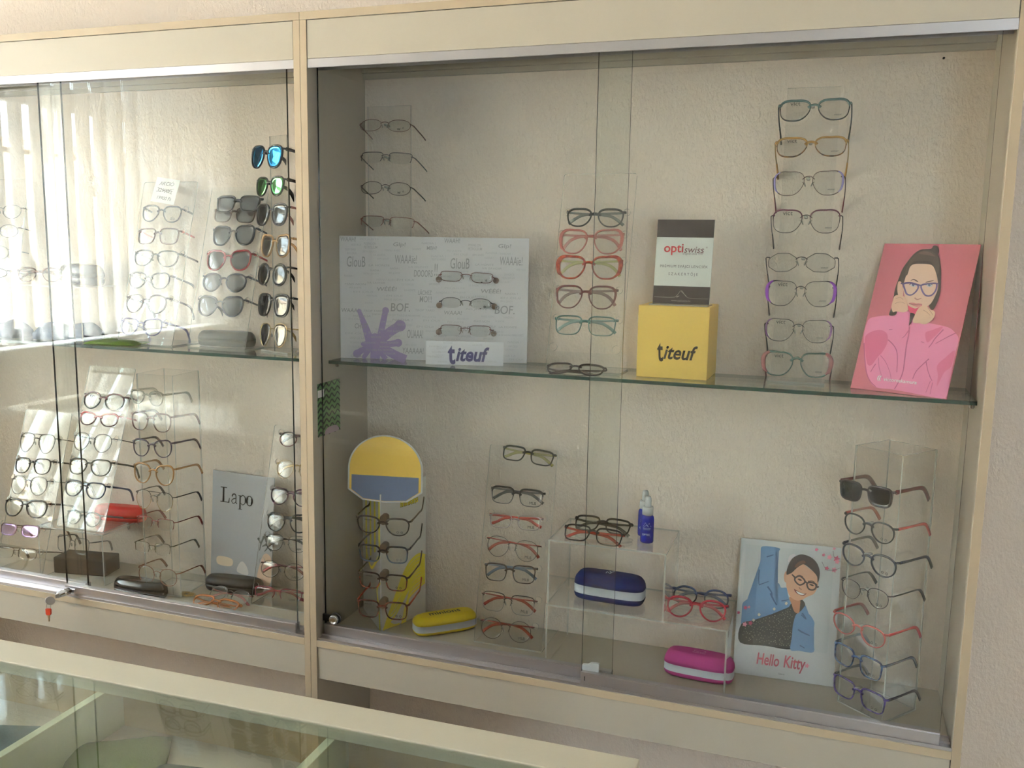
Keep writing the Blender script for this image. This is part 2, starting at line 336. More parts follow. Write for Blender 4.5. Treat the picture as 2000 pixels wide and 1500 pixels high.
PINK_PRINT = [
 ('p',(205,122,158),[(0.036,0.478),(0.138,0.497),(0.228,0.505),(0.269,0.516),(0.286,0.531),(0.41,0.54),(0.453,0.527),(0.47,0.504),(0.515,0.466),(0.63,0.471),(0.695,0.469),(0.864,0.452),(0.946,0.418),(0.989,0.378),(0.985,0.285),(0.98,0.192),(0.974,0.122),(0.986,0.005),(0.775,0.007),(0.476,0.022),(0.269,0.023),(0.168,0.076),(0.1,0.161),(0.029,0.307),(0.007,0.376),(0.011,0.442)],1),
 ('p',(190,96,132),[(0.032,0.357),(0.147,0.402),(0.247,0.387),(0.282,0.329),(0.254,0.259),(0.215,0.222),(0.169,0.165),(0.119,0.172),(0.066,0.259)],1),
 ('p',(192,100,134),[(0.649,0.405),(0.705,0.426),(0.807,0.454),(0.775,0.41),(0.728,0.37),(0.688,0.345)],1),
 ('p',(196,104,138),[(0.838,0.202),(0.899,0.257),(0.976,0.308),(0.975,0.206),(0.922,0.165),(0.882,0.074),(0.87,0.138)],1),
 ('s',(168,84,120),[(0.281,0.342),(0.346,0.313),(0.396,0.276),(0.427,0.22),(0.451,0.134)],0.012,0),
 ('s',(168,84,120),[(0.474,0.441),(0.485,0.378),(0.486,0.32),(0.5,0.234),(0.513,0.148),(0.5,0.089),(0.467,0.024)],0.016,0),
 ('s',(168,84,120),[(0.821,0.436),(0.761,0.377),(0.739,0.342),(0.715,0.313)],0.014,0),
 ('s',(168,84,120),[(0.946,0.418),(0.869,0.386),(0.775,0.342)],0.012,0),
 ('s',(168,84,120),[(0.744,0.241),(0.685,0.192),(0.644,0.151),(0.627,0.103)],0.012,0),
 ('s',(168,84,120),[(0.212,0.175),(0.193,0.147),(0.178,0.118)],0.012,0),
 ('s',(168,84,120),[(0.033,0.307),(0.118,0.137),(0.19,0.062),(0.268,0.026)],0.014,0),
 ('s',(168,84,120),[(0.788,0.133),(0.825,0.102)],0.01,0),
 ('s',(168,84,120),[(0.476,0.416),(0.448,0.376),(0.425,0.361)],0.01,0),
 ('s',(168,84,120),[(0.242,0.233),(0.313,0.193),(0.389,0.12),(0.42,0.064)],0.006,0),
 ('s',(168,84,120),[(0.225,0.218),(0.263,0.146),(0.32,0.086)],0.006,0),
 ('s',(168,84,120),[(0.808,0.101),(0.789,0.024)],0.007,0),
 ('s',(168,84,120),[(0.832,0.093),(0.834,0.018)],0.007,0),
 ('s',(168,84,120),[(0.626,0.346),(0.661,0.341)],0.008,0),
 ('s',(168,84,120),[(0.269,0.408),(0.305,0.412)],0.008,0),
 ('s',(168,84,120),[(0.725,0.218),(0.761,0.164),(0.797,0.128)],0.01,0),
 ('p',(70,58,55),[(0.526,0.984),(0.551,0.989),(0.583,0.976),(0.601,0.945),(0.592,0.935),(0.625,0.899),(0.663,0.827),(0.69,0.745),(0.707,0.674),(0.701,0.613),(0.677,0.56),(0.632,0.575),(0.547,0.67),(0.385,0.719),(0.292,0.67),(0.239,0.64),(0.233,0.695),(0.243,0.749),(0.261,0.823),(0.302,0.882),(0.347,0.93),(0.407,0.959),(0.483,0.964),(0.52,0.969)],1),
 ('p',(62,52,50),[(0.238,0.642),(0.294,0.665),(0.295,0.586),(0.308,0.515),(0.234,0.506),(0.241,0.558),(0.243,0.611)],1),
 ('p',(196,160,145),[(0.25,0.736),(0.289,0.728),(0.327,0.666),(0.33,0.618),(0.284,0.641),(0.253,0.691)],1),
 ('p',(205,172,156),[(0.354,0.853),(0.454,0.862),(0.558,0.855),(0.614,0.811),(0.66,0.745),(0.676,0.699),(0.666,0.653),(0.641,0.601),(0.607,0.579),(0.564,0.552),(0.508,0.535),(0.445,0.553),(0.399,0.589),(0.347,0.645),(0.314,0.697),(0.312,0.739),(0.321,0.797)],1),
 ('p',(86,72,68),[(0.327,0.782),(0.337,0.845),(0.368,0.877),(0.461,0.883),(0.551,0.873),(0.626,0.801),(0.646,0.817),(0.626,0.878),(0.574,0.93),(0.486,0.956),(0.404,0.945),(0.347,0.909),(0.311,0.861),(0.297,0.797)],1),
 ('p',(110,90,84),[(0.393,0.935),(0.443,0.948),(0.516,0.94),(0.573,0.914),(0.5,0.922),(0.427,0.927)],1),
 ('p',(96,70,62),[(0.375,0.744),(0.405,0.758),(0.456,0.743),(0.449,0.738),(0.408,0.75)],1),
 ('p',(96,70,62),[(0.534,0.737),(0.566,0.747),(0.618,0.754),(0.573,0.74)],1),
 ('p',(186,180,184),[(0.378,0.717),(0.401,0.728),(0.444,0.72),(0.442,0.707),(0.407,0.705)],1),
 ('p',(70,82,104),[(0.399,0.718),(0.41,0.727),(0.428,0.718),(0.418,0.707)],1),
 ('s',(60,45,50),[(0.375,0.717),(0.401,0.728),(0.447,0.721)],0.008,0),
 ('p',(186,180,184),[(0.547,0.72),(0.569,0.73),(0.611,0.723),(0.608,0.71),(0.574,0.708)],1),
 ('p',(70,82,104),[(0.567,0.721),(0.577,0.73),(0.595,0.721),(0.585,0.711)],1),
 ('s',(60,45,50),[(0.544,0.72),(0.569,0.731),(0.614,0.723)],0.008,0),
 ('s',(160,114,104),[(0.461,0.631),(0.485,0.621),(0.507,0.623),(0.532,0.631)],0.014,0),
 ('p',(188,120,122),[(0.413,0.593),(0.463,0.597),(0.488,0.593),(0.514,0.596),(0.556,0.59),(0.524,0.572),(0.476,0.575)],1),
 ('s',(110,60,64),[(0.418,0.59),(0.471,0.585),(0.555,0.588)],0.007,0),
 ('p',(186,62,98),[(0.402,0.577),(0.447,0.567),(0.494,0.559),(0.532,0.572),(0.555,0.584),(0.535,0.546),(0.498,0.52),(0.454,0.532)],1),
 ('p',(66,54,54),[(0.455,0.528),(0.502,0.521),(0.494,0.493),(0.477,0.456),(0.469,0.44),(0.462,0.491)],1),
 ('s',(98,80,130),[(0.315,0.722),(0.381,0.73),(0.452,0.72),(0.474,0.7),(0.457,0.669),(0.418,0.648),(0.372,0.653),(0.34,0.682)],0.016,1),
 ('s',(98,80,130),[(0.501,0.715),(0.563,0.728),(0.634,0.733),(0.658,0.724),(0.658,0.683),(0.626,0.652),(0.573,0.649),(0.528,0.675)],0.016,1),
 ('s',(84,66,110),[(0.315,0.723),(0.381,0.729),(0.465,0.718),(0.501,0.716),(0.563,0.728),(0.68,0.732)],0.02,0),
 ('s',(84,66,110),[(0.282,0.724),(0.321,0.719)],0.018,0),
 ('p',(196,160,142),[(0.249,0.636),(0.304,0.643),(0.366,0.629),(0.399,0.589),(0.423,0.547),(0.383,0.529),(0.301,0.532),(0.271,0.526),(0.241,0.558),(0.24,0.6)],1),
 ('p',(204,170,150),[(0.528,0.564),(0.567,0.582),(0.607,0.579),(0.655,0.555),(0.688,0.551),(0.707,0.531),(0.695,0.495),(0.639,0.461),(0.568,0.463),(0.504,0.466),(0.503,0.509)],1),
 ('s',(160,120,105),[(0.266,0.617),(0.31,0.628),(0.348,0.613)],0.006,0),
 ('s',(160,120,105),[(0.271,0.585),(0.323,0.597),(0.375,0.588)],0.006,0),
 ('s',(160,120,105),[(0.579,0.552),(0.624,0.538),(0.662,0.519)],0.006,0),
 ('s',(160,120,105),[(0.619,0.569),(0.665,0.54),(0.692,0.52)],0.006,0),
]
GIRL_PRINT = [
 ('p',(178,180,182),[(0.053,0.956),(0.936,0.959),(0.921,0.233),(0.055,0.227)],0),
 ('p',(98,130,168),[(0.219,0.953),(0.389,0.953),(0.382,0.927),(0.352,0.91),(0.37,0.867),(0.373,0.804),(0.345,0.739),(0.362,0.698),(0.408,0.694),(0.429,0.667),(0.489,0.669),(0.499,0.633),(0.521,0.589),(0.537,0.566),(0.519,0.531),(0.437,0.49),(0.32,0.453),(0.175,0.403),(0.102,0.38),(0.054,0.363),(0.056,0.446),(0.056,0.517),(0.118,0.561),(0.196,0.611),(0.203,0.671),(0.198,0.712),(0.205,0.814),(0.212,0.891)],1),
 ('p',(58,55,50),[(0.054,0.228),(0.054,0.363),(0.175,0.403),(0.32,0.453),(0.465,0.501),(0.524,0.536),(0.545,0.563),(0.6,0.585),(0.65,0.594),(0.68,0.552),(0.622,0.489),(0.593,0.404),(0.576,0.316),(0.57,0.228),(0.312,0.228)],1),
 ('d',(150,146,128),[(0.545,0.309),(0.455,0.465),(0.335,0.436),(0.473,0.475),(0.221,0.323),(0.448,0.283),(0.513,0.51),(0.379,0.327),(0.365,0.265),(0.503,0.388),(0.276,0.337),(0.383,0.44),(0.338,0.381),(0.226,0.343),(0.18,0.279),(0.147,0.364),(0.079,0.287),(0.536,0.264),(0.452,0.253),(0.464,0.411),(0.555,0.361),(0.484,0.447),(0.147,0.301),(0.34,0.294),(0.181,0.381),(0.53,0.298),(0.509,0.494),(0.406,0.296),(0.449,0.386),(0.486,0.38),(0.405,0.326),(0.361,0.304),(0.54,0.475),(0.475,0.279),(0.408,0.429),(0.531,0.315),(0.305,0.361),(0.32,0.265),(0.503,0.296),(0.099,0.334),(0.262,0.281),(0.391,0.267),(0.325,0.39),(0.516,0.479),(0.221,0.263),(0.284,0.281),(0.133,0.352),(0.501,0.431),(0.469,0.247),(0.533,0.449),(0.25,0.316),(0.253,0.341),(0.319,0.349),(0.554,0.321),(0.417,0.31),(0.543,0.421),(0.265,0.393),(0.424,0.349),(0.461,0.487),(0.146,0.268),(0.416,0.367),(0.558,0.464),(0.529,0.335),(0.445,0.339),(0.564,0.289),(0.437,0.366),(0.513,0.461),(0.226,0.393),(0.143,0.251),(0.486,0.465),(0.158,0.259),(0.497,0.364),(0.112,0.314),(0.531,0.364),(0.511,0.344),(0.367,0.448),(0.253,0.251),(0.456,0.294),(0.19,0.353),(0.532,0.499),(0.55,0.347),(0.525,0.393),(0.494,0.5),(0.412,0.264),(0.374,0.415),(0.567,0.268),(0.339,0.412),(0.182,0.334),(0.159,0.317),(0.55,0.396),(0.298,0.41),(0.473,0.32),(0.382,0.348),(0.376,0.312),(0.204,0.377),(0.301,0.431),(0.342,0.271),(0.55,0.253),(0.114,0.272),(0.462,0.373),(0.276,0.422),(0.345,0.35),(0.164,0.358),(0.207,0.396),(0.474,0.436),(0.491,0.482),(0.44,0.414),(0.301,0.3),(0.43,0.401),(0.241,0.384),(0.199,0.295),(0.357,0.328),(0.239,0.359),(0.492,0.311),(0.388,0.457),(0.237,0.301),(0.517,0.425),(0.188,0.316),(0.474,0.262),(0.566,0.342),(0.17,0.288),(0.488,0.403),(0.458,0.27),(0.385,0.406),(0.385,0.373),(0.087,0.313),(0.299,0.258),(0.405,0.276),(0.421,0.44),(0.26,0.355),(0.452,0.432),(0.274,0.262),(0.244,0.403),(0.123,0.304),(0.49,0.346),(0.437,0.468),(0.348,0.25),(0.275,0.364),(0.355,0.369),(0.538,0.517),(0.293,0.33),(0.471,0.391),(0.267,0.3),(0.245,0.268),(0.407,0.387),(0.521,0.251),(0.491,0.251),(0.427,0.421),(0.423,0.251)],0.011),
 ('p',(100,132,170),[(0.643,0.515),(0.685,0.557),(0.699,0.513),(0.744,0.485),(0.78,0.44),(0.774,0.399),(0.775,0.318),(0.788,0.229),(0.648,0.225),(0.562,0.223),(0.568,0.315),(0.571,0.401),(0.595,0.482)],1),
 ('s',(62,88,126),[(0.296,0.663),(0.338,0.625),(0.345,0.601)],0.018,0),
 ('s',(62,88,126),[(0.33,0.616),(0.358,0.577),(0.398,0.535)],0.02,0),
 ('s',(62,88,126),[(0.27,0.879),(0.338,0.9)],0.014,0),
 ('s',(62,88,126),[(0.623,0.378),(0.668,0.361),(0.741,0.344)],0.018,0),
 ('s',(62,88,126),[(0.209,0.667),(0.226,0.673),(0.305,0.701)],0.012,0),
 ('s',(62,88,126),[(0.655,0.5),(0.696,0.46),(0.645,0.487)],0.016,0),
 ('s',(62,88,126),[(0.651,0.264),(0.702,0.249)],0.014,0),
 ('s',(62,88,126),[(0.444,0.569),(0.516,0.585)],0.012,0),
 ('s',(62,88,126),[(0.202,0.78),(0.203,0.713),(0.209,0.671)],0.012,0),
 ('p',(190,185,170),[(0.478,0.554),(0.492,0.567),(0.507,0.557),(0.493,0.544)],1),
 ('p',(190,185,170),[(0.362,0.503),(0.376,0.516),(0.391,0.506),(0.377,0.493)],1),
 ('p',(190,185,170),[(0.214,0.448),(0.228,0.461),(0.244,0.451),(0.23,0.438)],1),
 ('p',(190,185,170),[(0.163,0.403),(0.177,0.416),(0.192,0.406),(0.178,0.393)],1),
 ('p',(172,122,94),[(0.52,0.606),(0.622,0.591),(0.627,0.551),(0.622,0.497),(0.577,0.504),(0.546,0.555)],1),
 ('p',(184,140,114),[(0.453,0.753),(0.465,0.786),(0.485,0.781),(0.49,0.74),(0.481,0.71),(0.462,0.716)],1),
 ('p',(190,146,120),[(0.483,0.768),(0.498,0.807),(0.535,0.844),(0.613,0.868),(0.665,0.844),(0.739,0.809),(0.779,0.784),(0.795,0.748),(0.789,0.702),(0.758,0.65),(0.698,0.624),(0.639,0.593),(0.583,0.587),(0.526,0.61),(0.492,0.657),(0.478,0.71)],1),
 ('p',(228,196,200),[(0.485,0.873),(0.498,0.908),(0.542,0.923),(0.56,0.901),(0.522,0.868),(0.489,0.857)],1),
 ('p',(56,44,40),[(0.477,0.768),(0.485,0.823),(0.522,0.885),(0.582,0.918),(0.638,0.925),(0.711,0.91),(0.769,0.874),(0.801,0.819),(0.801,0.761),(0.787,0.733),(0.779,0.776),(0.739,0.809),(0.687,0.838),(0.642,0.854),(0.609,0.843),(0.57,0.818),(0.538,0.79),(0.511,0.775)],1),
 ('p',(104,70,56),[(0.553,0.829),(0.585,0.866),(0.64,0.883),(0.658,0.864),(0.614,0.852),(0.576,0.827)],1),
 ('p',(64,44,38),[(0.588,0.743),(0.611,0.747),(0.635,0.736),(0.612,0.733)],1),
 ('p',(64,44,38),[(0.706,0.715),(0.73,0.718),(0.754,0.708),(0.73,0.705)],1),
 ('s',(90,60,50),[(0.579,0.761),(0.607,0.771),(0.641,0.763)],0.012,0),
 ('s',(90,60,50),[(0.693,0.734),(0.731,0.74),(0.759,0.733)],0.012,0),
 ('s',(70,50,48),[(0.569,0.751),(0.607,0.766),(0.647,0.75),(0.663,0.731),(0.649,0.713),(0.611,0.702),(0.577,0.718),(0.562,0.736)],0.016,1),
 ('s',(70,50,48),[(0.687,0.721),(0.732,0.729),(0.77,0.72),(0.775,0.7),(0.757,0.68),(0.718,0.676),(0.693,0.692)],0.016,1),
 ('s',(70,50,48),[(0.662,0.731),(0.687,0.722)],0.02,0),
 ('s',(70,50,48),[(0.569,0.749),(0.531,0.772)],0.02,0),
 ('s',(60,48,48),[(0.771,0.723),(0.783,0.702),(0.802,0.706)],0.022,0),
 ('p',(120,60,54),[(0.562,0.668),(0.613,0.652),(0.653,0.644),(0.686,0.646),(0.659,0.628),(0.615,0.63),(0.577,0.645)],1),
 ('p',(222,216,208),[(0.582,0.655),(0.619,0.647),(0.659,0.641),(0.675,0.642),(0.648,0.632),(0.609,0.635)],1),
 ('s',(150,104,84),[(0.611,0.685),(0.618,0.675),(0.637,0.671)],0.012,0),
 ('p',(176,74,104),[(0.848,0.939),(0.838,0.934),(0.836,0.925),(0.827,0.93),(0.815,0.928),(0.819,0.937),(0.814,0.945),(0.826,0.945),(0.835,0.952),(0.838,0.943)],1),
 ('p',(214,130,152),[(0.917,0.929),(0.901,0.921),(0.898,0.907),(0.884,0.915),(0.866,0.912),(0.873,0.925),(0.865,0.937),(0.883,0.937),(0.896,0.948),(0.901,0.935)],1),
 ('p',(176,74,104),[(0.991,0.923),(0.973,0.913),(0.969,0.897),(0.952,0.906),(0.931,0.903),(0.939,0.919),(0.929,0.933),(0.951,0.933),(0.967,0.945),(0.972,0.93)],1),
 ('p',(214,130,152),[(0.994,0.903),(0.979,0.895),(0.976,0.882),(0.962,0.889),(0.945,0.886),(0.951,0.899),(0.944,0.911),(0.961,0.911),(0.974,0.921),(0.978,0.908)],1),
 ('p',(176,74,104),[(0.892,0.846),(0.878,0.839),(0.876,0.827),(0.864,0.834),(0.848,0.831),(0.854,0.843),(0.847,0.853),(0.863,0.853),(0.874,0.862),(0.878,0.851)],1),
 ('p',(214,130,152),[(0.971,0.841),(0.955,0.832),(0.952,0.818),(0.937,0.826),(0.919,0.823),(0.926,0.837),(0.917,0.849),(0.936,0.85),(0.95,0.86),(0.955,0.847)],1),
 ('p',(176,74,104),[(0.777,0.973),(0.767,0.967),(0.765,0.958),(0.756,0.963),(0.744,0.961),(0.748,0.97),(0.743,0.978),(0.755,0.978),(0.764,0.985),(0.767,0.976)],1),
 ('p',(214,130,152),[(0.948,0.994),(0.938,0.988),(0.936,0.979),(0.927,0.985),(0.915,0.983),(0.919,0.991),(0.914,0.999),(0.926,0.999),(0.935,1.006),(0.937,0.998)],1),
 ('p',(176,74,104),[(0.114,0.492),(0.1,0.485),(0.097,0.473),(0.085,0.479),(0.069,0.476),(0.074,0.488),(0.067,0.498),(0.083,0.498),(0.095,0.508),(0.099,0.496)],1),
 ('p',(214,130,152),[(0.14,0.499),(0.13,0.494),(0.129,0.486),(0.12,0.49),(0.109,0.488),(0.113,0.496),(0.108,0.503),(0.119,0.503),(0.127,0.509),(0.13,0.502)],1),
 ('p',(176,74,104),[(0.041,0.449),(0.031,0.443),(0.029,0.434),(0.019,0.439),(0.006,0.437),(0.011,0.446),(0.005,0.454),(0.018,0.454),(0.027,0.461),(0.03,0.452)],1),
 ('p',(214,130,152),[(0.12,0.37),(0.104,0.361),(0.101,0.348),(0.087,0.355),(0.069,0.352),(0.075,0.365),(0.067,0.376),(0.085,0.377),(0.098,0.387),(0.103,0.375)],1),
 ('p',(176,74,104),[(0.174,0.384),(0.16,0.376),(0.157,0.364),(0.144,0.371),(0.127,0.368),(0.133,0.379),(0.126,0.39),(0.142,0.39),(0.155,0.4),(0.159,0.388)],1),
 ('p',(214,130,152),[(0.758,0.129),(0.744,0.122),(0.741,0.11),(0.729,0.116),(0.713,0.113),(0.719,0.125),(0.712,0.135),(0.728,0.135),(0.74,0.145),(0.744,0.133)],1),
 ('s',(120,112,118),[(0.818,0.887),(0.859,0.837),(0.904,0.833),(0.947,0.841),(0.996,0.857)],0.006,0),
 ('s',(120,112,118),[(0.919,0.975),(0.929,0.938),(0.96,0.92)],0.006,0),
]
SPLAT_PRINT = [
 ('p',(148,132,172),[(0.135,0.116),(0.151,0.151),(0.161,0.193),(0.188,0.211),(0.214,0.196),(0.235,0.155),(0.24,0.105),(0.23,0.071),(0.214,0.049),(0.187,0.039),(0.166,0.055),(0.151,0.079)],1),
 ('t',(148,132,172),[(0.161,0.151),(0.135,0.267),(0.104,0.39)],0.05,0.02),
 ('t',(148,132,172),[(0.214,0.171),(0.23,0.28),(0.247,0.4)],0.035,0.03),
 ('t',(148,132,172),[(0.224,0.163),(0.272,0.228),(0.325,0.279)],0.05,0.05),
 ('t',(148,132,172),[(0.23,0.124),(0.272,0.127),(0.314,0.138)],0.03,0.035),
 ('t',(148,132,172),[(0.224,0.096),(0.293,0.04),(0.354,-0.003)],0.045,0.05),
 ('t',(148,132,172),[(0.214,0.07),(0.232,0.029),(0.248,-0.008)],0.03,0.025),
 ('t',(148,132,172),[(0.201,0.061),(0.203,0.019),(0.202,-0.017)],0.03,0.02),
 ('t',(148,132,172),[(0.182,0.06),(0.179,0.018),(0.178,-0.018)],0.035,0.03),
 ('t',(148,132,172),[(0.158,0.084),(0.137,0.032),(0.124,-0.012)],0.03,0.02),
 ('t',(148,132,172),[(0.148,0.092),(0.114,0.065),(0.09,0.038)],0.03,0.035),
 ('t',(148,132,172),[(0.156,0.13),(0.135,0.123),(0.124,0.12)],0.03,0.02),
]

# ------------------------------------------------------------------ eyewear
SHAPES = {  # corner power top, bottom, taper, cat lift, nose cut, squareness of height
 'rect': (4.2, 3.6, .06, 0, .08), 'square': (3.2, 2.7, .08, .02, .12), 'way': (2.9, 2.5, .13, .05, .12),
 'round': (2.05, 2.05, 0, 0, .02), 'panto': (2.35, 2.1, .10, 0, .08), 'cat': (2.6, 2.3, .10, .24, .12),
 'butterfly': (3.0, 2.6, .08, .16, .16), 'oval': (2.3, 2.3, .0, 0, .04), 'aviator': (2.8, 2.3, .16, 0, .22), 'hex': None, 'oct': None}
def lens_outline(sh, a, b, n=44):
    pts = []
    for i in range(n):
        t = 2*PI*i/n; c, s = math.cos(t), math.sin(t)
        if sh in ('hex', 'oct'):
            k = 6 if sh == 'hex' else 8; off = 0 if sh == 'hex' else PI/8
            q = ((t+off) % (2*PI/k))-PI/k
            r = math.cos(PI/k)/math.cos(q); r = .8*r+.2*(math.cos(PI/k)*1.06)
            x, z = a*r*c*(1.0 if sh == 'hex' else 1.06), b*r*s*(1.14 if sh == 'hex' else 1.05)
        else:
            nt, nb, tp, cat, nose = SHAPES[sh]
            p = nt if s > 0 else nb
            x = a*math.copysign(abs(c)**(2/p), c); z = b*math.copysign(abs(s)**(2/p), s)
            xn, zn = x/a, z/b
            x *= 1+tp*zn
            if xn < 0: x += a*nose*max(0, -zn)*(-xn)*1.4
            if xn > 0: z += b*cat*xn*max(0, zn)
        pts.append((x, z))
    return pts
LENS = {}
def lens_mats():
    LENS['clear'] = glass((0.955, 0.962, 0.958), 0.055)
    LENS['purple'] = glass((0.93, 0.90, 0.96), 0.30, 0.02, 1.0, (0.72, 0.50, 0.95, 1))
    LENS['grey'] = glass((0.10, 0.105, 0.12), 0.10)
    LENS['dark'] = glass((0.035, 0.03, 0.035), 0.08)
    LENS['gradient'] = glass((0.45, 0.45, 0.47), 0.09)
    LENS['blue'] = glass((0.05, 0.07, 0.08), 0.75, 0.03, 1.0, (0.06, 0.42, 0.92, 1))
    LENS['green'] = glass((0.05, 0.06, 0.05), 0.72, 0.03, 1.0, (0.25, 0.72, 0.28, 1))
lens_mats()
PAD = translucent_plastic((226, 222, 212), 0.55, 0.2)
def eyewear(label, loc, rot, W, hb, st, group, kind='eyeglasses'):
    g = st.get
    root = thing('sunglasses' if kind == 'sunglasses' else 'eyeglasses', label, kind, loc, rot, group)
    metal = g('metal', False)
    rw = g('rw', .0011 if metal else .0026); d = g('d', .0016 if metal else .0042)
    br = g('br', .017 if metal else .016); ep = g('ep', .0055 if metal else .004)
    hb = g('hb', hb); hf = g('hf', .80 if metal else .86); H = hb/hf
    a = (W/2-ep-br/2)/2-rw; b = H/2-rw; tk = g('tk', 1.0 if metal else 1.5); ow = g('ow', 0.0)
    cx = br/2+rw+a; zc = -hb+b+rw
    sh = g('sh', 'way'); rt_ = g('rt', 'full'); N = 44
    out = lens_outline(sh, a, b, N)
    yw = lambda x: .9*x*x
    # outward normals
    nor = []
    for i in range(N):
        t = Vector((out[(i+1) % N][0]-out[i-1][0], out[(i+1) % N][1]-out[i-1][1])); t.normalize(); nor.append((t.y, -t.x))
    mats = [g('fc')]; ac = g('ac'); acm = g('acm', 'low')
    if ac: mats.append(ac)
    mb = MB()
    prof = [(0, -.28), (.22, -.5), (.78, -.5), (1, -.22), (1, .22), (.78, .5), (.22, .5), (0, .28)]
    rng = {'full': list(range(N+1)), 'semi': list(range(-3, N//2+4)), 'none': []}[rt_]
    for sx in (1, -1):
        vs = []; info = []
        for i in rng:
            i0 = i % N; x, z = out[i0]; nx, nz = nor[i0]
            xn, zn = x/a, z/b
            wd = rw*(1+(tk-1)*max(0, zn)) + ow*max(0, xn)**3*(1 if zn > -.55 else .4)
            for u, v in prof:
                X = sx*(cx+x+nx*u*wd); vs.append((X, yw(cx+x)+v*d, zc+z+nz*u*wd))
            info.append((xn, zn))
        fs = []; fm = []
        for k in range(len(rng)-1):
            xn, zn = info[k]
            am = 0
            if ac: am = 1 if ((acm == 'low' and zn < .25) or (acm == 'out' and xn > .72 and zn > -.8) or (acm == 'top' and zn > .35)) else 0
            for q in range(8):
                f = (k*8+q, k*8+(q+1) % 8, (k+1)*8+(q+1) % 8, (k+1)*8+q)
                fs.append(f if sx < 0 else f[::-1]); fm.append(am)
        if rt_ == 'semi':
            fs += [tuple(range(8)), tuple((len(rng)-1)*8+q for q in range(8))]; fm += [0, 0]
        mb.add(vs, fs, 0, True, fm)
        # end piece
        ez = zc+b*.55 if metal else zc+b*.72
        ex = cx+a*.93
        mb.tube([(sx*ex, yw(ex), ez*.6), (sx*(W/2-ep*.4), yw(W/2)+.0005, 0), (sx*W/2, yw(W/2)+.006, 0)], [((d*.42), g('tr', .0013 if metal else .0024))]*3, 8, 0, sq=.6)
    # bridge
    x0 = cx-a*(.93 if rt_ != 'none' else .9); zb = zc+b*g('bz', .42 if metal else .40); arch = b*g('arch', .16)
    rr = (g('bd', .0009 if metal else d*.42), g('bt', .0009 if metal else .0026))
    path = [(-x0-rw*.5, yw(x0), zb-arch*.6), (-x0*.55, yw(x0)*.4-.0004, zb+arch*.6), (0, -.0006, zb+arch), (x0*.55, yw(x0)*.4-.0004, zb+arch*.6), (x0+rw*.5, yw(x0), zb-arch*.6)]
    mb.tube(catmull(path, False, 3), rr, 8, 0)
    if g('double'):
        z2 = zc+b*.93; mb.tube([(-x0-a*.35, yw(x0), z2), (0, 0, z2+.001), (x0+a*.35, yw(x0), z2)], (.0009, .0010), 8, 0)
    mb.build('frame', mats, root)
    # lenses
    lm = LENS[g('ln', 'clear')]
    for sx in (1, -1):
        lb = MB(); vs = []; fs = []
        t = .0007
        for side in (-1, 1):
            for rr_ in (0.001, .5, .8, 1.015 if rt_ != 'none' else 1.0):
                for i in range(N):
                    x, z = out[i][0]*rr_, out[i][1]*rr_
                    vs.append((sx*(cx+x), yw(cx+x)-.0009*(1-rr_*rr_)+side*t, zc+z))
        for sd in (0, 1):
            o = sd*4*N
            for r_ in range(3):
                for i in range(N):
                    f = (o+r_*N+i, o+r_*N+(i+1) % N, o+(r_+1)*N+(i+1) % N, o+(r_+1)*N+i)
                    fs.append(f if (sd == 0) == (sx < 0) else f[::-1])
        for i in range(N): fs.append((3*N+i, 3*N+(i+1) % N, 7*N+(i+1) % N, 7*N+i))
        lb.add(vs, fs, 0, True)
        lo = lb.build('lens', lm, root)
        if sx == 1 and g('mark'):
            pb = MB(); pb.text(g('mark'), cx+a*.25, zc-b*.58, yw(cx)-.0028, w=a*.62, mi=0)
            pb.build('lens_print', BLACKP, lo)
        if sx == -1 and g('mark2'):
            pb = MB(); pb.text(g('mark2'), -cx+a*.0, zc+b*.72, yw(cx)-.0028, w=a*.7, mi=0)
            pb.build('lens_print', BLACKP, lo)
    # nose pads
    if metal:
        for sx in (1, -1):
            nb = MB(); bm = bmesh.new(); bmesh.ops.create_uvsphere(bm, u_segments=8, v_segments=6, radius=1)
            Mx = Matrix.Translation((sx*(br/2-.0012), .0045, zc-b*.02)) @ Euler((0, sx*.35, 0)).to_matrix().to_4x4() @ Matrix.Diagonal((.0016, .0030, .0058, 1))
            nb.from_bm(bm, 0, Mx, True); bm.free()
            nb.tube([(sx*(br/2-.001), .004, zc), (sx*(cx-a*.9), .001, zc+b*.12)], (.0005, .0005), 5, 1)
            nb.build('nose_pad', [PAD, g('fc')], root)
    # temples
    tcm = g('tc', g('fc')); tip = g('tip')
    tw, th = (.0010, .0016) if metal else (.0014, g('th', .0034))
    TL = g('tl', 1.0)
    for sx in (1, -1):
        y0 = yw(W/2)+.005
        if g('fold'):
            o = .004 if sx > 0 else .009
            path = [(sx*W/2, y0, 0), (sx*(W/2-.004), y0+o*.6, 0), (sx*W*.30, y0+o, -.001), (0, y0+o, -.003), (-sx*W*.22, y0+o, -.006), (-sx*W*.36, y0+o, -.016), (-sx*W*.46, y0+o+.001, -hb*.72)]
        else:
            dr = g('drop', .032)
            path = [(sx*W/2, y0, 0), (sx*(W/2+.001), y0+.03*TL, 0), (sx*(W/2+.001), y0+.065*TL, 0), (sx*(W/2), y0+.088*TL, -.002), (sx*(W/2-.001), y0+.102*TL, -dr*.35), (sx*(W/2-.003), y0+.118*TL, -dr)]
        pp = catmull(path, False, 3); L = len(pp)
        rads = []
        for i in range(L):
            q = i/(L-1); e = 1.0 if q < .55 else (1.0+.35*(q-.55)/.45 if metal else 1.0+.15*(q-.55)/.45)
            rads.append((tw*e, (th if not metal else th*(1+(.9 if q > .6 else 0)))*e*(1-.25*math.sin(min(1, q/.6)*PI)*(0 if metal else 1))))
        tb = MB()
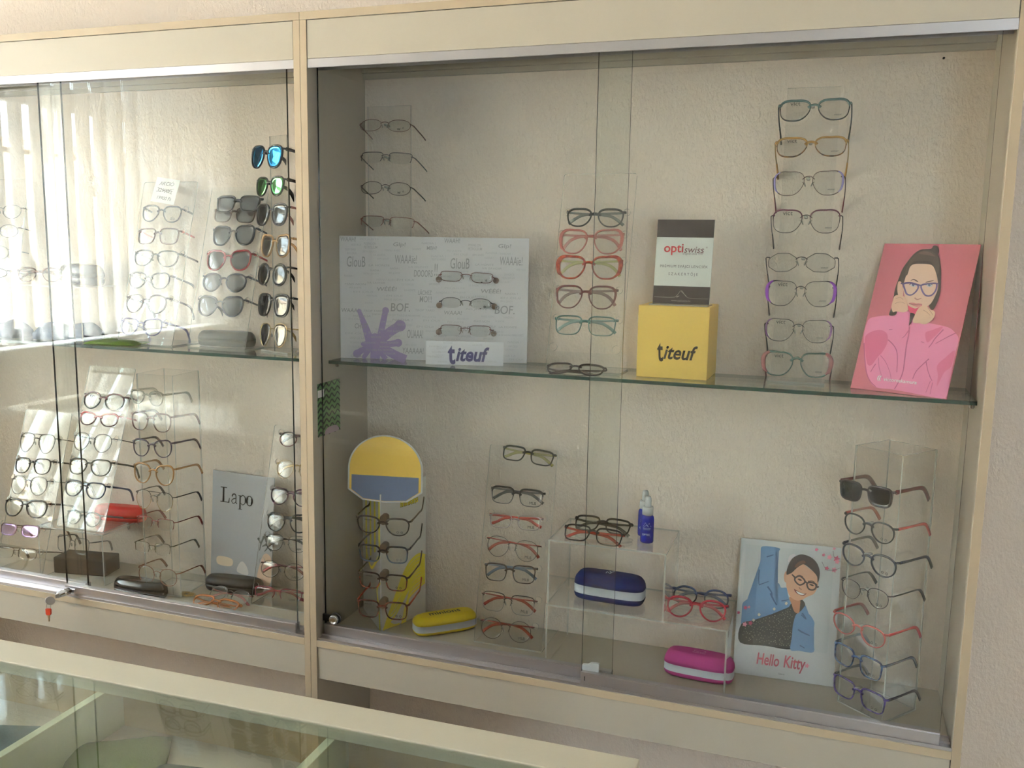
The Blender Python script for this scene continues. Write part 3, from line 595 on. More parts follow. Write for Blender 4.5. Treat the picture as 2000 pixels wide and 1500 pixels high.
        if tip:
            k = int(L*.55); tb.tube(pp[:k+1], rads[:k+1], 8, 0, sq=.5); to = tb.build('temple', tcm, root)
            t2 = MB(); t2.tube(pp[k:], [(r[0]*1.15, r[1]*1.2) for r in rads[k:]], 8, 0, sq=.4); t2.build('temple_tip', tip, to)
        else:
            tb.tube(pp, rads, 8, 0, sq=.5); tb.build('temple', tcm, root)
    return root
ORD = {'top': 'topmost', 2: 'second from top', 3: 'third from top', 4: 'fourth from top', 5: 'fifth from top', 6: 'sixth from top', 7: 'seventh from top', 'bot': 'lowest'}
def eyewear_row(key, where, specs, group):
    psi, pitch, items = GL[key]; n = len(specs)
    for i, (desc, st) in enumerate(specs):
        x, y, z, w, roll, hb = items[i]
        o = ORD['top'] if i == 0 else (ORD['bot'] if i == n-1 else ORD[i+1])
        kind = 'sunglasses' if 'sunglasses' in desc else 'eyeglasses'
        lab = '%s, %s %s' % (desc, o, where)
        eyewear(lab, (x, y, z), (-math.radians(pitch), -math.radians(roll), math.radians(psi)), w, hb, st, group, kind)

# ------------------------------------------------------------------ acrylic stands
def board_with_holes(w, h, t, holes):
    """clear sheet in x, z (base at z 0) with round holes; bright cut edges"""
    bm = bmesh.new(); loops = []
    r = .006; pts = []
    for cx, cz, a0 in ((w/2-r, r, -90), (w/2-r, h-r, 0), (-w/2+r, h-r, 90), (-w/2+r, r, 180)):
        for k in range(4): a = math.radians(a0+k*30); pts.append((cx+r*math.cos(a), cz+r*math.sin(a)))
    loops.append(pts)
    for hx, hz, hr in holes: loops.append([(hx+hr*math.cos(2*PI*k/18), hz+hr*math.sin(2*PI*k/18)) for k in range(18)])
    ed = []; vl = []
    for lp in loops:
        vv = [bm.verts.new((a, 0, b)) for a, b in lp]; vl.append(vv)
        ed += [bm.edges.new((vv[i], vv[(i+1) % len(vv)])) for i in range(len(vv))]
    bmesh.ops.triangle_fill(bm, use_beauty=True, use_dissolve=False, edges=ed)
    bm.verts.index_update(); bm.verts.ensure_lookup_table()
    mb = MB(); n = len(bm.verts)
    co = [v.co.copy() for v in bm.verts]; fr = [[v.index for v in f.verts] for f in bm.faces]
    vs = [(c.x, -t/2, c.z) for c in co]+[(c.x, t/2, c.z) for c in co]
    fs = [tuple(f) for f in fr]+[tuple(k+n for k in reversed(f)) for f in fr]; fm = [0]*len(fs)
    for vv in vl:
        for i in range(len(vv)):
            p, q = vv[i].index, vv[(i+1) % len(vv)].index; fs.append((p, q, q+n, p+n)); fm.append(1)
    bm.free(); mb.add(vs, fs, 0, False, fm)
    return mb
def slanted_stand(label, key, bx, by, bz, lean, w, h, hole=True, off=.013, base_d=.13, extra_holes=(), name='acrylic_stand'):
    root = thing(name, label, 'display stand', (bx, by, bz))
    ang = math.atan(lean); holes = []
    if hole and key:
        for (x, y, z, gw, roll, hb) in GL[key][2]:
            v = (z-bz)/math.cos(ang)-.004
            for s in (1, -1): holes.append((x-bx+s*(min(gw/2, w/2-.011)), v, .0085))
    for e in extra_holes: holes.append(e)
    mb = board_with_holes(w, h, .003, [q for q in holes if .012 < q[1] < h-.012])
    mb.build('board', [ACRYL, ACRYL_EDGE], root, (0, 0, .002), (-ang, 0, 0))
    b = MB(); b.box(-w/2, w/2, 0, base_d, 0, .003, 0, side=(1, (0, 1, 2, 3)))
    b.build('base', [ACRYL, ACRYL_EDGE], root)
    return root
def upright_rack(label, loc, rotz, w, h, pegs, peg_w, t=.003, base=(.12, .07)):
    root = thing('acrylic_rack', label, 'display stand', loc, (0, 0, rotz))
    b = MB(); b.box(-w/2, w/2, -t/2, t/2, .003, h, 0, side=(1, (0, 1, 4, 5))); b.build('panel', [ACRYL, ACRYL_EDGE], root)
    b = MB(); b.box(-base[0]/2, base[0]/2, -base[1]*.4, base[1]*.6, 0, .004, 0, side=(1, (0, 1, 2, 3))); b.build('base', [ACRYL, ACRYL_EDGE], root)
    for z in pegs:
        p = MB(); p.tube([(0, -t/2, z), (0, -.022, z+.002)], (.004, .0025), 8, 0, sq=.5); p.build('nose_peg', ACRYL_EDGE, root)
    return root
def tower(label, loc, rotz, s, h, pegs):
    """square clear tube, centre of its base at loc"""
    root = thing('acrylic_tower', label, 'display stand', loc, (0, 0, rotz)); t = .003
    for k in range(4):
        b = MB(); M = Matrix.Rotation(k*PI/2, 4, 'Z')
        b.box(-s/2+t*.0, s/2-t, -s/2, -s/2+t, .003, h, 0, M=M, side=(1, (0, 1, 4, 5))); b.build('side_panel', [ACRYL, ACRYL_EDGE], root)
    b = MB(); b.box(-s/2, s/2, -s/2, s/2, 0, .003, 0, side=(1, (0, 1, 2, 3))); b.build('base', [ACRYL, ACRYL_EDGE], root)
    for z in pegs:
        p = MB(); p.tube([(0, -s/2, z), (0, -s/2-.020, z+.002)], (.004, .0025), 8, 0, sq=.5); p.build('nose_peg', ACRYL_EDGE, root)
    return root
def spectacle_case(label, loc, rotz, L, Wd, H, mats, power=3.0, band=(.36, .60), emblem=None, name='eyeglass_case', group=None, dome=.0):
    """clam-shell case: lower shell, zip band, upper shell"""
    root = thing(name, label, 'glasses case', loc, (0, 0, rotz), group)
    n = 48
    def ring(sc, z): 
        pts = []
        for i in range(n):
            t = 2*PI*i/n; c, s = math.cos(t), math.sin(t)
            x = math.copysign(abs(c)**(2/power), c)*(L/2); y = math.copysign(abs(s)**(2/power), s)*(Wd/2)
            e = (1-sc)*Wd/2
            l = math.hypot(x, y) or 1
            x -= math.copysign(min(abs(x), e*abs(c)**.6), x); y -= math.copysign(min(abs(y), e*abs(s)**.6), y)
            pts.append((x, y, z+dome*H*max(0, 1-(2*x/L)**2)*(1 if z > H*.5 else 0)))
        return pts
    def shell(prof, mi):
        mb = MB(); vs = []; fs = []
        for sc, z in prof: vs += ring(sc, z)
        for i in range(len(prof)-1):
            for k in range(n): fs.append((i*n+k, i*n+(k+1) % n, (i+1)*n+(k+1) % n, (i+1)*n+k))
        fs.append(tuple(reversed(range(n)))); fs.append(tuple((len(prof)-1)*n+k for k in range(n)))
        mb.add(vs, fs, 0, True)
        return mb
    b0, b1 = band[0]*H, band[1]*H
    lowp = [(.55, 0), (.74, .015*H)]+[(.74+.26*math.sin(q*PI/2), b0*(1-math.cos(q*PI/2))) for q in (.25, .5, .75, 1)]
    shell(lowp, 0).build('lower_shell', mats[0], root)
    if b1 > b0+.0005: shell([(1, b0), (1.012, b0+.0006), (1.012, b1-.0006), (1, b1)], 0).build('zip_band', mats[1], root)
    upp = [(1, b1)]+[(.40+.60*math.cos(q*PI/2), b1+(H-b1)*math.sin(q*PI/2)) for q in (.2, .4, .6, .75, .88, .96)]+[(.40, H)]
    uo = shell(upp, 0).build('upper_shell', mats[2], root)
    if emblem:
        e = MB(); emblem(e, L, Wd, H); e.build('emblem', emblem.mats, uo)
    return root

# ------------------------------------------------------------------ room shell
FX0, FX1, FZ0, FZ1 = 2.45, 3.45, 0.9, 2.3
RX0, RX1, RY0, RY1, RZ = -2.5, 4.0, -5.0, 0.28, 2.75
m = MB(); m.box(RX0-.2, RX1+.1, RY0-.2, RY1+.15, -.1, 0); struct('floor', m, bumpy('floor_vinyl', (206, 200, 190), 6, .05, .4, mottle=.12))
m = MB(); m.box(RX0-.2, RX1+.1, RY0-.2, RY1+.15, RZ, RZ+.1); struct('ceiling', m, bumpy('ceiling_paint', (232, 228, 220), 50, .1))
m = MB(); m.box(RX0-.2, RX1+.1, RY1, RY1+.15, 0, RZ); struct('wall_back', m, STUCCO)
m = MB(); m.box(RX1, RX1+.1, RY0-.2, RY1, 0, RZ); struct('wall_right', m, PLASTER)
WY0, WY1, WZ0, WZ1 = -2.90, -0.45, 0.98, 2.58
m = MB(); X0 = RX0-.2
m.box(X0, RX0, RY0, WY0, 0, RZ); m.box(X0, RX0, WY1, RY1, 0, RZ); m.box(X0, RX0, WY0, WY1, 0, WZ0); m.box(X0, RX0, WY0, WY1, WZ1, RZ)
struct('wall_left', m, PLASTER)

m = MB(); Y0 = RY0-.2
m.box(RX0, FX0, Y0, RY0, 0, RZ); m.box(FX1, RX1, Y0, RY0, 0, RZ); m.box(FX0, FX1, Y0, RY0, 0, FZ0); m.box(FX0, FX1, Y0, RY0, FZ1, RZ)
struct('wall_front', m, PLASTER)
m = MB(); m.box(1.52, RX1, .265, .28, 0, .08, ch=.003); struct('baseboard_back', m, pm((176, 152, 126), .5))
WHITEF = pm((228, 226, 220), .35)
def window(nm, axis, p, a0, a1, z0, z1, mulls, transom):
    root = bpy.data.objects.new(nm, None); COL.objects.link(root); root['kind'] = 'structure'
    fr = MB()
    def bx(u0, u1, w0, w1, d=.05):
        if axis == 'x': fr.box(p-d/2, p+d/2, u0, u1, w0, w1, ch=.004)
        else: fr.box(u0, u1, p-d/2, p+d/2, w0, w1, ch=.004)
    bx(a0, a1, z0, z0+.07); bx(a0, a1, z1-.07, z1); bx(a0, a0+.07, z0, z1); bx(a1-.07, a1, z0, z1)
    for q in mulls: bx(q-.05, q+.05, z0, z1)
    if transom: bx(a0, a1, transom[0], transom[1])
    f = fr.build('window_frame', WHITEF, root); f['kind'] = 'structure'
    gl = MB()
    if axis == 'x': gl.box(p-.003, p+.003, a0+.05, a1-.05, z0+.05, z1-.05)
    else: gl.box(a0+.05, a1-.05, p-.003, p+.003, z0+.05, z1-.05)
    o = gl.build('window_glass', glass((.97, .98, .975)), root); o['kind'] = 'structure'
    return root
window('window_1', 'x', RX0-.12, WY0, WY1, WZ0, WZ1, (-2.25, -1.35), (2.14, 2.25))
window('fill_window', 'y', RY0-.12, FX0, FX1, FZ0, FZ1, (2.95,), (1.85, 1.93))  # invented window, added behind the camera to let in fill light
m = MB(); m.box(RX0-.2, RX0+.10, WY0-.05, WY1+.05, WZ0-.035, WZ0, ch=.006); o = struct('trim_1', m, WHITEF)
# vertical blinds
bl = thing('vertical_blind', 'white vertical slat blind hanging in front of the street window', 'blind', (RX0+.10, (WY0+WY1)/2, 2.66))
m = MB(); m.box(-.025, .025, -1.33, 1.33, -.02, .03, ch=.004); m.build('head_rail', WHITEF, bl)
BF = blind_fabric(); PT = .113; SL = .127
sm_ = MB(); N_ = 5; vs = []
ph = math.radians(75)
for i in range(N_+1):
    q = (i/N_-.5)*SL; bow = .011*(1-(2*i/N_-1)**2)
    for z in (-1.66, -.03):
        vs.append((q*math.sin(ph)-bow*math.cos(ph), q*math.cos(ph)+bow*math.sin(ph), z))
sm_.add(vs, [(2*i, 2*i+2, 2*i+3, 2*i+1) for i in range(N_)], 0, True)
slat = sm_.build('slat', BF, bl)
ny = 23
for i in range(ny):
    s_ = slat if i == 0 else slat.copy()
    if i: COL.objects.link(s_); s_.parent = bl
    s_.location = (0.02, -1.30+PT*(i+.5), 0); s_.rotation_euler.z = math.radians(random.uniform(-4, 4))
gw = MB(); gw.box(-8.6, -8.0, -14, 6, -.6, 2.5, 0, ch=.02); gw.box(-8.7, -7.9, -14, 6, 2.5, 2.62, 1, ch=.02)
tag(gw.build('garden_wall', [bumpy('old_render', (150, 134, 112), 3, .6, mottle=.35), pm((120, 100, 84), .8)]), 'weathered beige garden wall outside seen through the blind slats', 'wall')
# bare street tree outside
tr = thing('bare_tree', 'leafless tree branches outside behind the blind slats', 'tree', (-3.05, -2.2, 0))
m = MB(); random.seed(3)
def branch(p, d, r, n):
    q = p+d; m.tube([p, p+d*.5+Vector((0, random.uniform(-.02, .02), 0)), q], [(r, r), (r*.85, r*.85), (r*.7, r*.7)], 5)
    if n <= 0: return
    for k in range(2+(n > 2)):
        a = random.uniform(-.9, .9); e = Vector((0, d.y*math.cos(a)-d.z*math.sin(a), d.y*math.sin(a)+d.z*math.cos(a)))*random.uniform(.62, .85)
        branch(q, e, r*.62, n-1)
branch(Vector((0, 0, 0)), Vector((0, .05, 1.1)), .05, 5); m.build('trunk', pm((58, 52, 48), .9), tr)

# ------------------------------------------------------------------ wall cabinets
ZT, ZF1, ZF0, ZB1, ZB0, ZL0 = 2.018, 2.0, 1.914, 0.5, 0.482, 0.396
T = .018; D = .28
def door(root, x0, x1, y, front, end_dark=1):
    dr = MB(); z0, z1 = .514, 1.905
    dr.box(x0, x1, y-.003, y+.003, z0, z1, 0, side=(1, (0, 1)))
    p = dr.build('sliding_door', [PANE, DARKEDGE], root)
    r = MB(); r.box(x0, x1, y-.010, y+.010, .503, .531, 0, ch=.0012); r.box(x0, x1, y-.010, y-.004, .531, .533, 0)
    r.build('bottom_rail', ALU, p)
    return p
def cabinet(nm, xl, xr, label, doors):
    root = thing(nm, label, 'display cabinet', (0, 0, 0), group='wall cabinets')
    for x0 in (xl, xr-T):
        b = MB(); b.box(x0+.0003, x0+T-.0003, 0, D, 0.0, ZF1, 0, ch=.0012); b.box(x0+.0006, x0+T-.0006, -.0004, .0008, 0, ZF1-.0005, 1)
        b.build('side_panel', [CREAM, EDGE], root)
    b = MB(); b.box(xl+.0003, xr-.0003, 0, D, ZF1, ZT, 0, ch=.0012); b.box(xl+.0006, xr-.0006, -.0004, .0008, ZF1+.0005, ZT-.0005, 1); b.build('top_panel', [CREAM, EDGE], root)
    b = MB(); b.box(xl+T+.0012, xr-T-.0012, .001, .018, ZF0, ZF1-.0012, 0, ch=.0008); b.build('fascia', CREAM, root)
    b = MB(); b.box(xl+T, xr-T, .26, D, 1.925, ZF1, 0, ch=.001); b.box(xl+T, xr-T, .268, D, 1.912, 1.9248, 0); b.build('back_batten', CREAM, root)
    b = MB(); b.box(xl+T, xr-T, 0, D, ZB0, ZB1, 0, ch=.0012); b.box(xl+T, xr-T, -.0004, .0008, ZB0+.0005, ZB1-.0005, 1); b.build('bottom_panel', [CREAM, LEDGE], root)
    b = MB(); b.box(xl+T+.0012, xr-T-.0012, .003, .021, ZL0, ZB0-.0012, 0, ch=.0008); b.build('lower_fascia', CREAM, root)
    b = MB(); x0, x1 = xl+T+.0005, xr-T-.0005
    b.box(x0, x1, .002, .0055, 1.894, 1.9135, 0); b.box(x0, x1, .0055, .05, 1.908, 1.9135, 0)
    b.box(x0, x1, .0255, .0275, 1.898, 1.908, 0); b.box(x0, x1, .048, .050, 1.896, 1.908, 0); b.build('top_rail', ALU, root)
    b = MB(); b.box(x0, x1, .002, .052, ZB1, .5022, 0); b.box(x0, x1, .002, .0035, .5022, .507, 0); b.box(x0, x1, .0255, .0275, .5022, .507, 0); b.box(x0, x1, .0505, .052, .5022, .507, 0); b.build('bottom_rail', ALU, root)
    return root
cabR = cabinet('display_cabinet', 0, 1.5, 'cream display cabinet holding the pink poster and the yellow cube', None)
rf = door(cabR, .706, 1.459, .015, True); rb = door(cabR, .022, .772, .039, False)
n1 = MB(); n1.text('1', .716, .519, .0046, h=.011, mi=0, bold=.02); n1.build('number_mark', BLACKP, rf)
cabL = cabinet('display_cabinet', -1.5, 0, 'cream display cabinet with a key hanging from its door lock', None)
lf = door(cabL, -.797, -.046, .015, True); lb_ = door(cabL, -1.478, -.745, .039, False)
def shelf(label, x0, x1):
    r = thing('glass_shelf', label, 'shelf', ((x0+x1)/2, .17, 1.197))
    w = (x1-x0)/2
    b = MB(); b.box(-w, w, -.095, .095, 0, .008, 0, side=(1, (0, 1, 2, 3))); b.build('pane', [SHELFGLASS, GREENEDGE], r)
    for x, y in ((-w+.004, -.06), (w-.004, -.06), (-w+.004, .07), (w-.004, .07)):
        p = MB(); p.lathe([(.0035, -.012), (.005, -.010), (.005, -.002), (.006, 0)], 12, M=Matrix.Translation((x, y, 0))); p.build('shelf_pin', CHROME, r)
    return r
shelf('green edged glass shelf carrying the yellow cube and pink poster', .0195, 1.4805)
shelf('green edged glass shelf carrying the sunglasses stands', -1.4805, -.0195)
# keyed lock on the left cabinet
lk = thing('cabinet_lock', 'chrome ratchet lock with a key in it on the left cabinet door rail', 'lock', (-.770, -.006, .521))
b = MB(); M = Matrix.Translation((0, 0, 0)) @ Euler((math.radians(96), 0, math.radians(-16))).to_matrix().to_4x4()
b.lathe([(.010, 0), (.010, .020), (.0085, .021), (.0085, .034), (.0075, .036)], 24, M=M); b.box(-.016, .020, -.0005, .005, -.004, .006, ch=.001); b.build('barrel', CHROME, lk)
b = MB(); b.prism([(-.001, -.005), (.001, -.005), (.001, .005), (-.001, .005)], -.0495, -.036); 
kb = [(-.002, .011*math.cos(t), .011*math.sin(t)) for t in [2*PI*i/20 for i in range(20)]]
Mk = Matrix.Translation((-.016, -.052, -.013)) @ Euler((math.radians(-35), 0, math.radians(-16))).to_matrix().to_4x4()
vs = [Mk @ Vector((x, y*1.35, z)) for x, y, z in kb]+[Mk @ Vector((x+.0025, y*1.35, z)) for x, y, z in kb]
b.add(vs, [tuple(range(20)), tuple(range(39, 19, -1))]+[(i, (i+1) % 20, 20+(i+1) % 20, 20+i) for i in range(20)])
b.build('key', ALU, lk)
rg = thing('key_ring', 'small silver ring through the key at the left cabinet lock', 'key ring', (-.789, -.062, .492))
b = MB(); b.tube([(.0032*math.cos(t), .004*math.cos(t), .011*math.sin(t)) for t in [2*PI*i/24 for i in range(24)]], (.0006, .0006), 6, closed=True, upv=(1, 0, 0)); b.build('ring', CHROME, rg)
hk = thing('hanging_key', 'spare key with orange red plastic head hanging from the lock', 'key', (-.789, -.063, .4775))
b = MB(); b.prism([(-.0085, -.006), (-.0085, .008), (-.006, .0095), (.006, .0105), (.0088, .008), (.0085, -.004), (.006, -.0085), (-.006, -.010)], -.0022, .0022); b.build('key_head', translucent_plastic((205, 58, 22), .12, .3), hk)
b = MB(); b.prism([(-.0045, -.009), (.0045, -.009), (.003, -.017), (.0028, -.019), (.0022, -.021), (.0028, -.0235), (.0018, -.026), (0, -.0285), (-.0022, -.027), (-.0022, -.02), (-.003, -.017)], -.0009, .0009); b.build('key_blade', pm((150, 128, 100), .3, .9), hk)
# pin lock on the right cabinet, finger grip
lk = thing('cabinet_lock', 'round chrome push lock at lower left of the right cabinet', 'lock', (.056, .027, .553))
b = MB(); M = Euler((math.radians(90), 0, 0)).to_matrix().to_4x4()
b.lathe([(.0125, -.002), (.0125, .010), (.011, .012), (.0095, .012), (.008, .009), (.004, .009)], 28, M=M); b.build('barrel', CHROME, lk)
b = MB(); b.box(-.034, -.004, -.004, .002, -.009, .009, ch=.001); b.build('strap', DARKMETAL, lk)
b = MB(); b.lathe([(.0150, -.006), (.0150, -.002)], 28, M=M); b.build('collar', BLACKP, lk)
b = MB(); b.prism([(-.018, .002), (-.015, -.006), (-.008, -.012), (.022, -.012), (.022, .014), (.016, .015), (.004, .014), (-.004, .009), (-.016, .008)], -.004, .004)
gp = b.build('finger_grip', pm((232, 232, 236), .5), None, (.722, .0255, .536)); tag(gp, 'small white plastic clip on the middle of the lower door rail', 'clip')
m = MB(); m.lathe([(.0025, 0), (.0025, .004)], 10, M=Matrix.Translation((1.385, .28, 1.90)) @ Euler((math.radians(90), 0, 0)).to_matrix().to_4x4())
tag(m.build('wall_nail', DARKMETAL), 'tiny dark nail head in the stucco near the upper right cabinet corner', 'nail')

# ------------------------------------------------------------------ counter in the foreground
ang = math.radians(1.1)
ct = thing('display_counter', 'cream framed glass topped showcase counter in the foreground', 'counter', (.99, -.7565, 0), (0, 0, ang))
CL, CW, CH = 3.0, .56, .80       # local: x from -CL to 0, y from -CW to 0
def cbox(nm, mat, *a, **k):
    b = MB(); b.box(*a, **k); return b.build(nm, mat, ct)
RIM = .064
b = MB(); b.box(-CL, 0, -RIM, 0, CH-.022, CH, ch=.0015); b.box(-CL, 0, -CW, -CW+RIM, CH-.022, CH, ch=.0015)
b.box(-RIM, 0, -CW+RIM, -RIM, CH-.022, CH, ch=.0015); b.box(-CL, -CL+RIM, -CW+RIM, -RIM, CH-.022, CH, ch=.0015); b.build('top_frame', pm((208, 200, 180), .45), ct)
cbox('glass_top', [SHELFGLASS, GREENEDGE], -CL+RIM, -RIM, -CW+RIM, -RIM, CH-.009, CH-.003)
TAN = pm((196, 170, 132), .5)
cbox('rear_panel', TAN, -CL+.002, -.002, -.020, -.004, .05, CH-.022, ch=.001)
cbox('front_panel', CREAM, -CL+.002, -.002, -CW+.004, -CW+.02, .05, CH-.022, ch=.001)
cbox('side_panel', CREAM, -.020, -.002, -CW+.02, -.02, .05, CH-.022, ch=.001)
cbox('side_panel', CREAM, -CL+.002, -CL+.02, -CW+.02, -.02, .05, CH-.022, ch=.001)
cbox('inner_floor', bumpy('speckled_lining', (206, 190, 172), 90, .1, .8, mottle=.2), -CL+.02, -.02, -CW+.02, -.02, .685, .700)
cbox('plinth', pm((120, 104, 88), .6), -CL+.03, -.03, -CW+.05, -.05, 0, .05)
for x in (-.445, -.86, -1.65, -2.3): cbox('partition', pm((226, 222, 196), .45), x-.007, x+.007, -CW+.021, -.021, .701, CH-.0225, ch=.0008)
def pouch(label, x, y, z, rz, w, d, t, col, n=14, seed=1, name='cloth_pouch'):
    random.seed(seed); b = MB(); vs = []; fs = []
    for j in range(2):
        for i in range(n):
            for k in range(n):
                u, v = i/(n-1)*2-1, k/(n-1)*2-1
                e = max(0, (1-u**8)*(1-v**8)); fl = 1 if j else 0
                wv = .25*math.sin(u*3+seed)*math.sin(v*2.3+seed*2)
                vs.append((u*w/2*(1-.03*v*v), v*d/2*(1-.03*u*u), (t*(.35+.65*e*(.75+wv)) if fl else 0.0005)))
    for i in range(n-1):
        for k in range(n-1):
            q = i*n+k; fs.append((q, q+1, q+n+1, q+n)); o = n*n; fs.append((o+q, o+q+n, o+q+n+1, o+q+1))
    o = n*n
    bd = [(i, 0) for i in range(n)]+[(n-1, k) for k in range(1, n)]+[(i, n-1) for i in range(n-2, -1, -1)]+[(0, k) for k in range(n-2, 0, -1)]
    for a in range(len(bd)):
        p, q = bd[a], bd[(a+1) % len(bd)]; P, Q = p[0]*n+p[1], q[0]*n+q[1]; fs.append((P, Q, o+Q, o+P))
    b.add(vs, fs, 0, True)
    ob = b.build(name, col, None, (x, y, z), (0, 0, rz)); tag(ob, label, 'pouch')
    return ob
FELT = lambda c: bumpy('felt_%d_%d_%d' % c, c, 300, .2, .95)
pouch('olive green cloth pouch lying under the counter glass', .205, -.885, .7005, .55, .15, .10, .020, FELT((104, 116, 62)), seed=2)
pouch('dark green cloth pouch under the counter glass beside the olive one', .345, -.935, .7005, .15, .13, .15, .016, FELT((44, 66, 58)), seed=5)
pouch('blue green pouch under the counter glass left of the first partition', .02, -.915, .7005, .3, .16, .12, .016, FELT((52, 78, 84)), seed=8)

# ------------------------------------------------------------------ frames on the stands
def C(r, g, b, rough=.22): return pm((r, g, b), rough, coat=.3)
def Mt(r, g, b): return pm((r, g, b), .3, .75)
BLK, DGREY, NAVY, BROWN = C(26, 26, 28), C(62, 62, 66), C(28, 36, 62), C(66, 40, 34)
GUN, GOLD, COPPER, BLKM = Mt(92, 90, 92), Mt(176, 150, 104), Mt(138, 86, 62), Mt(44, 42, 42)
def ac(fc, **k): return dict(fc=fc, **k)
TP = translucent_plastic
GRY_T = TP((120, 120, 124), .35); PINK_T = TP((214, 140, 136), .35); LILAC_T = TP((160, 152, 190), .45); CLEAR_T = TP((216, 212, 200), .6)
gUL, gLL, gUR, gLR = ('eyewear on the upper left shelf', 'eyewear in the lower left compartment', 'eyewear on the upper right shelf', 'eyewear in the lower right compartment')
eyewear_row('A', 'on the price note stand', [
 ('grey blue square eyeglasses', ac(C(70, 74, 86), sh='way', mark='dia')),
 ('brown eyeglasses with pink temples', ac(C(96, 62, 62), sh='rect', tc=TP((226, 140, 136), .3), rw=.0022)),
 ('black wide eyeglasses', ac(C(40, 40, 44), sh='way', rw=.0026)),
 ('clear grey eyeglasses', ac(TP((104, 106, 112), .4), sh='cat', rw=.0022)),
 ('dark plum round eyeglasses', ac(C(62, 52, 60), sh='panto', rw=.0024)),
 ('pale lilac eyeglasses', ac(LILAC_T, sh='cat', rw=.0022))], gUL)
SG = dict(rw=.0030, d=.005)
eyewear_row('B', 'on slanted sunglasses stand', [
 ('brown square eyeglasses under a dark clip', ac(C(96, 74, 62), sh='rect', rw=.0020, ln='gradient')),
 ('dark grey cat eye sunglasses', ac(C(64, 66, 74), sh='butterfly', ln='grey', **SG)),
 ('red cat eye sunglasses', ac(C(150, 44, 56), sh='cat', ln='grey', rw=.0036, d=.005)),
 ('grey round sunglasses with brown bridge', ac(C(84, 84, 94), sh='panto', ln='grey', **SG)),
 ('grey cat eye sunglasses', ac(C(74, 74, 84), sh='cat', ln='grey', **SG))], gUL)
eyewear('dark grey clip on sunglasses above the brown square eyeglasses', GL['BC'][2][0][:3], (-.30, 0, 0), .145, .040, ac(DGREY, sh='rect', ln='grey', rw=.0028, fold=1), gUL, 'sunglasses')
eyewear_row('C', 'on the rack beside the divider', [
 ('blue mirrored sunglasses', ac(C(40, 44, 56), sh='way', ln='blue', th=.005, **SG)),
 ('green mirrored sunglasses', ac(C(34, 36, 32), sh='way', ln='green', th=.005, **SG)),
 ('large dark sunglasses with pinkish temples', ac(C(70, 66, 70), sh='square', ln='grey', tc=C(160, 110, 104), **SG)),
 ('sand coloured sunglasses', ac(TP((206, 172, 130), .3), sh='butterfly', ln='gradient', ow=.003, **SG)),
 ('black round lens sunglasses', ac(BLK, sh='round', ln='dark', **SG)),
 ('black square lens sunglasses', ac(BLK, sh='square', ln='dark', **SG)),
 ('gold bridged dark sunglasses', ac(GOLD, sh='aviator', ln='grey', metal=1, rw=.0016))], gUL)
eyewear_row('Z', 'on the leftmost upper stand', [
 ('grey wire round eyeglasses', ac(GUN, sh='panto', metal=1)),
 ('thin round eyeglasses', ac(GUN, sh='round', metal=1)),
 ('pale grey wire eyeglasses', ac(Mt(150, 150, 150), sh='round', metal=1)),
 ('dark half round eyeglasses', ac(BLKM, sh='round', metal=1, rw=.0015))], gUL)
eyewear_row('D', 'on the lower leftmost stand', [
 ('gunmetal double bridge eyeglasses', ac(Mt(74, 66, 60), sh='aviator', metal=1, double=1, rw=.0015)),
 ('dark blue square eyeglasses', ac(C(44, 44, 52), sh='square', rw=.0024)),
 ('thin gunmetal round eyeglasses', ac(GUN, sh='panto', metal=1)),
 ('thick black eyeglasses', ac(C(30, 28, 28), sh='way', rw=.0036)),
 ('half rimmed eyeglasses with purple shine', ac(Mt(110, 84, 72), sh='rect', metal=1, rt='semi', ln='purple', hb=.030)),
 ('half rimmed dark brown eyeglasses', ac(Mt(80, 66, 56), sh='rect', metal=1, rt='semi', hb=.028))], gLL)
eyewear_row('E', 'on the stand on the clear riser', [
 ('dark red round eyeglasses', ac(C(92, 34, 44), sh='panto', ac=C(36, 30, 34), acm='low', rw=.0034)),
 ('bright red cat eye eyeglasses', ac(C(158, 36, 40), sh='cat', ac=C(86, 30, 34), acm='low', rw=.0032, tc=C(204, 140, 140))),
 ('thin grey metal eyeglasses', ac(GUN, sh='panto', metal=1, rw=.0014)),
 ('grey green eyeglasses', ac(TP((112, 112, 104), .25), sh='way', rw=.0026)),
 ('navy blue eyeglasses', ac(C(48, 62, 92), sh='way', rw=.0026))], gLL)
eyewear_row('F', 'on tower left of grey sign', [
 ('transparent eyeglasses', ac(CLEAR_T, sh='way', tl=1.05)),
 ('reddish brown square eyeglasses', ac(C(94, 44, 38), sh='square', rw=.0024, tl=1.05)),
 ('purple cat eye eyeglasses', ac(C(72, 62, 84), sh='cat', rw=.0024, tl=1.05)),
 ('tan cat eye eyeglasses', ac(C(170, 124, 76), sh='cat', rw=.0030, tl=1.05)),
 ('black browed gold eyeglasses', ac(Mt(60, 52, 46), sh='panto', metal=1, ac=GOLD, acm='low', double=1, rw=.0014, tc=BLKM, tl=1.05)),
 ('half rimmed red eyeglasses', ac(Mt(128, 44, 46), sh='rect', metal=1, rt='semi', hb=.027, rw=.0015, tl=1.05)),
 ('half rimmed olive gold eyeglasses', ac(Mt(110, 98, 72), sh='rect', metal=1, rt='semi', hb=.028, rw=.0014, tl=1.05)),
 ('copper wire eyeglasses', ac(COPPER, sh='oval', metal=1, rw=.0013, tl=1.05))], gLL)
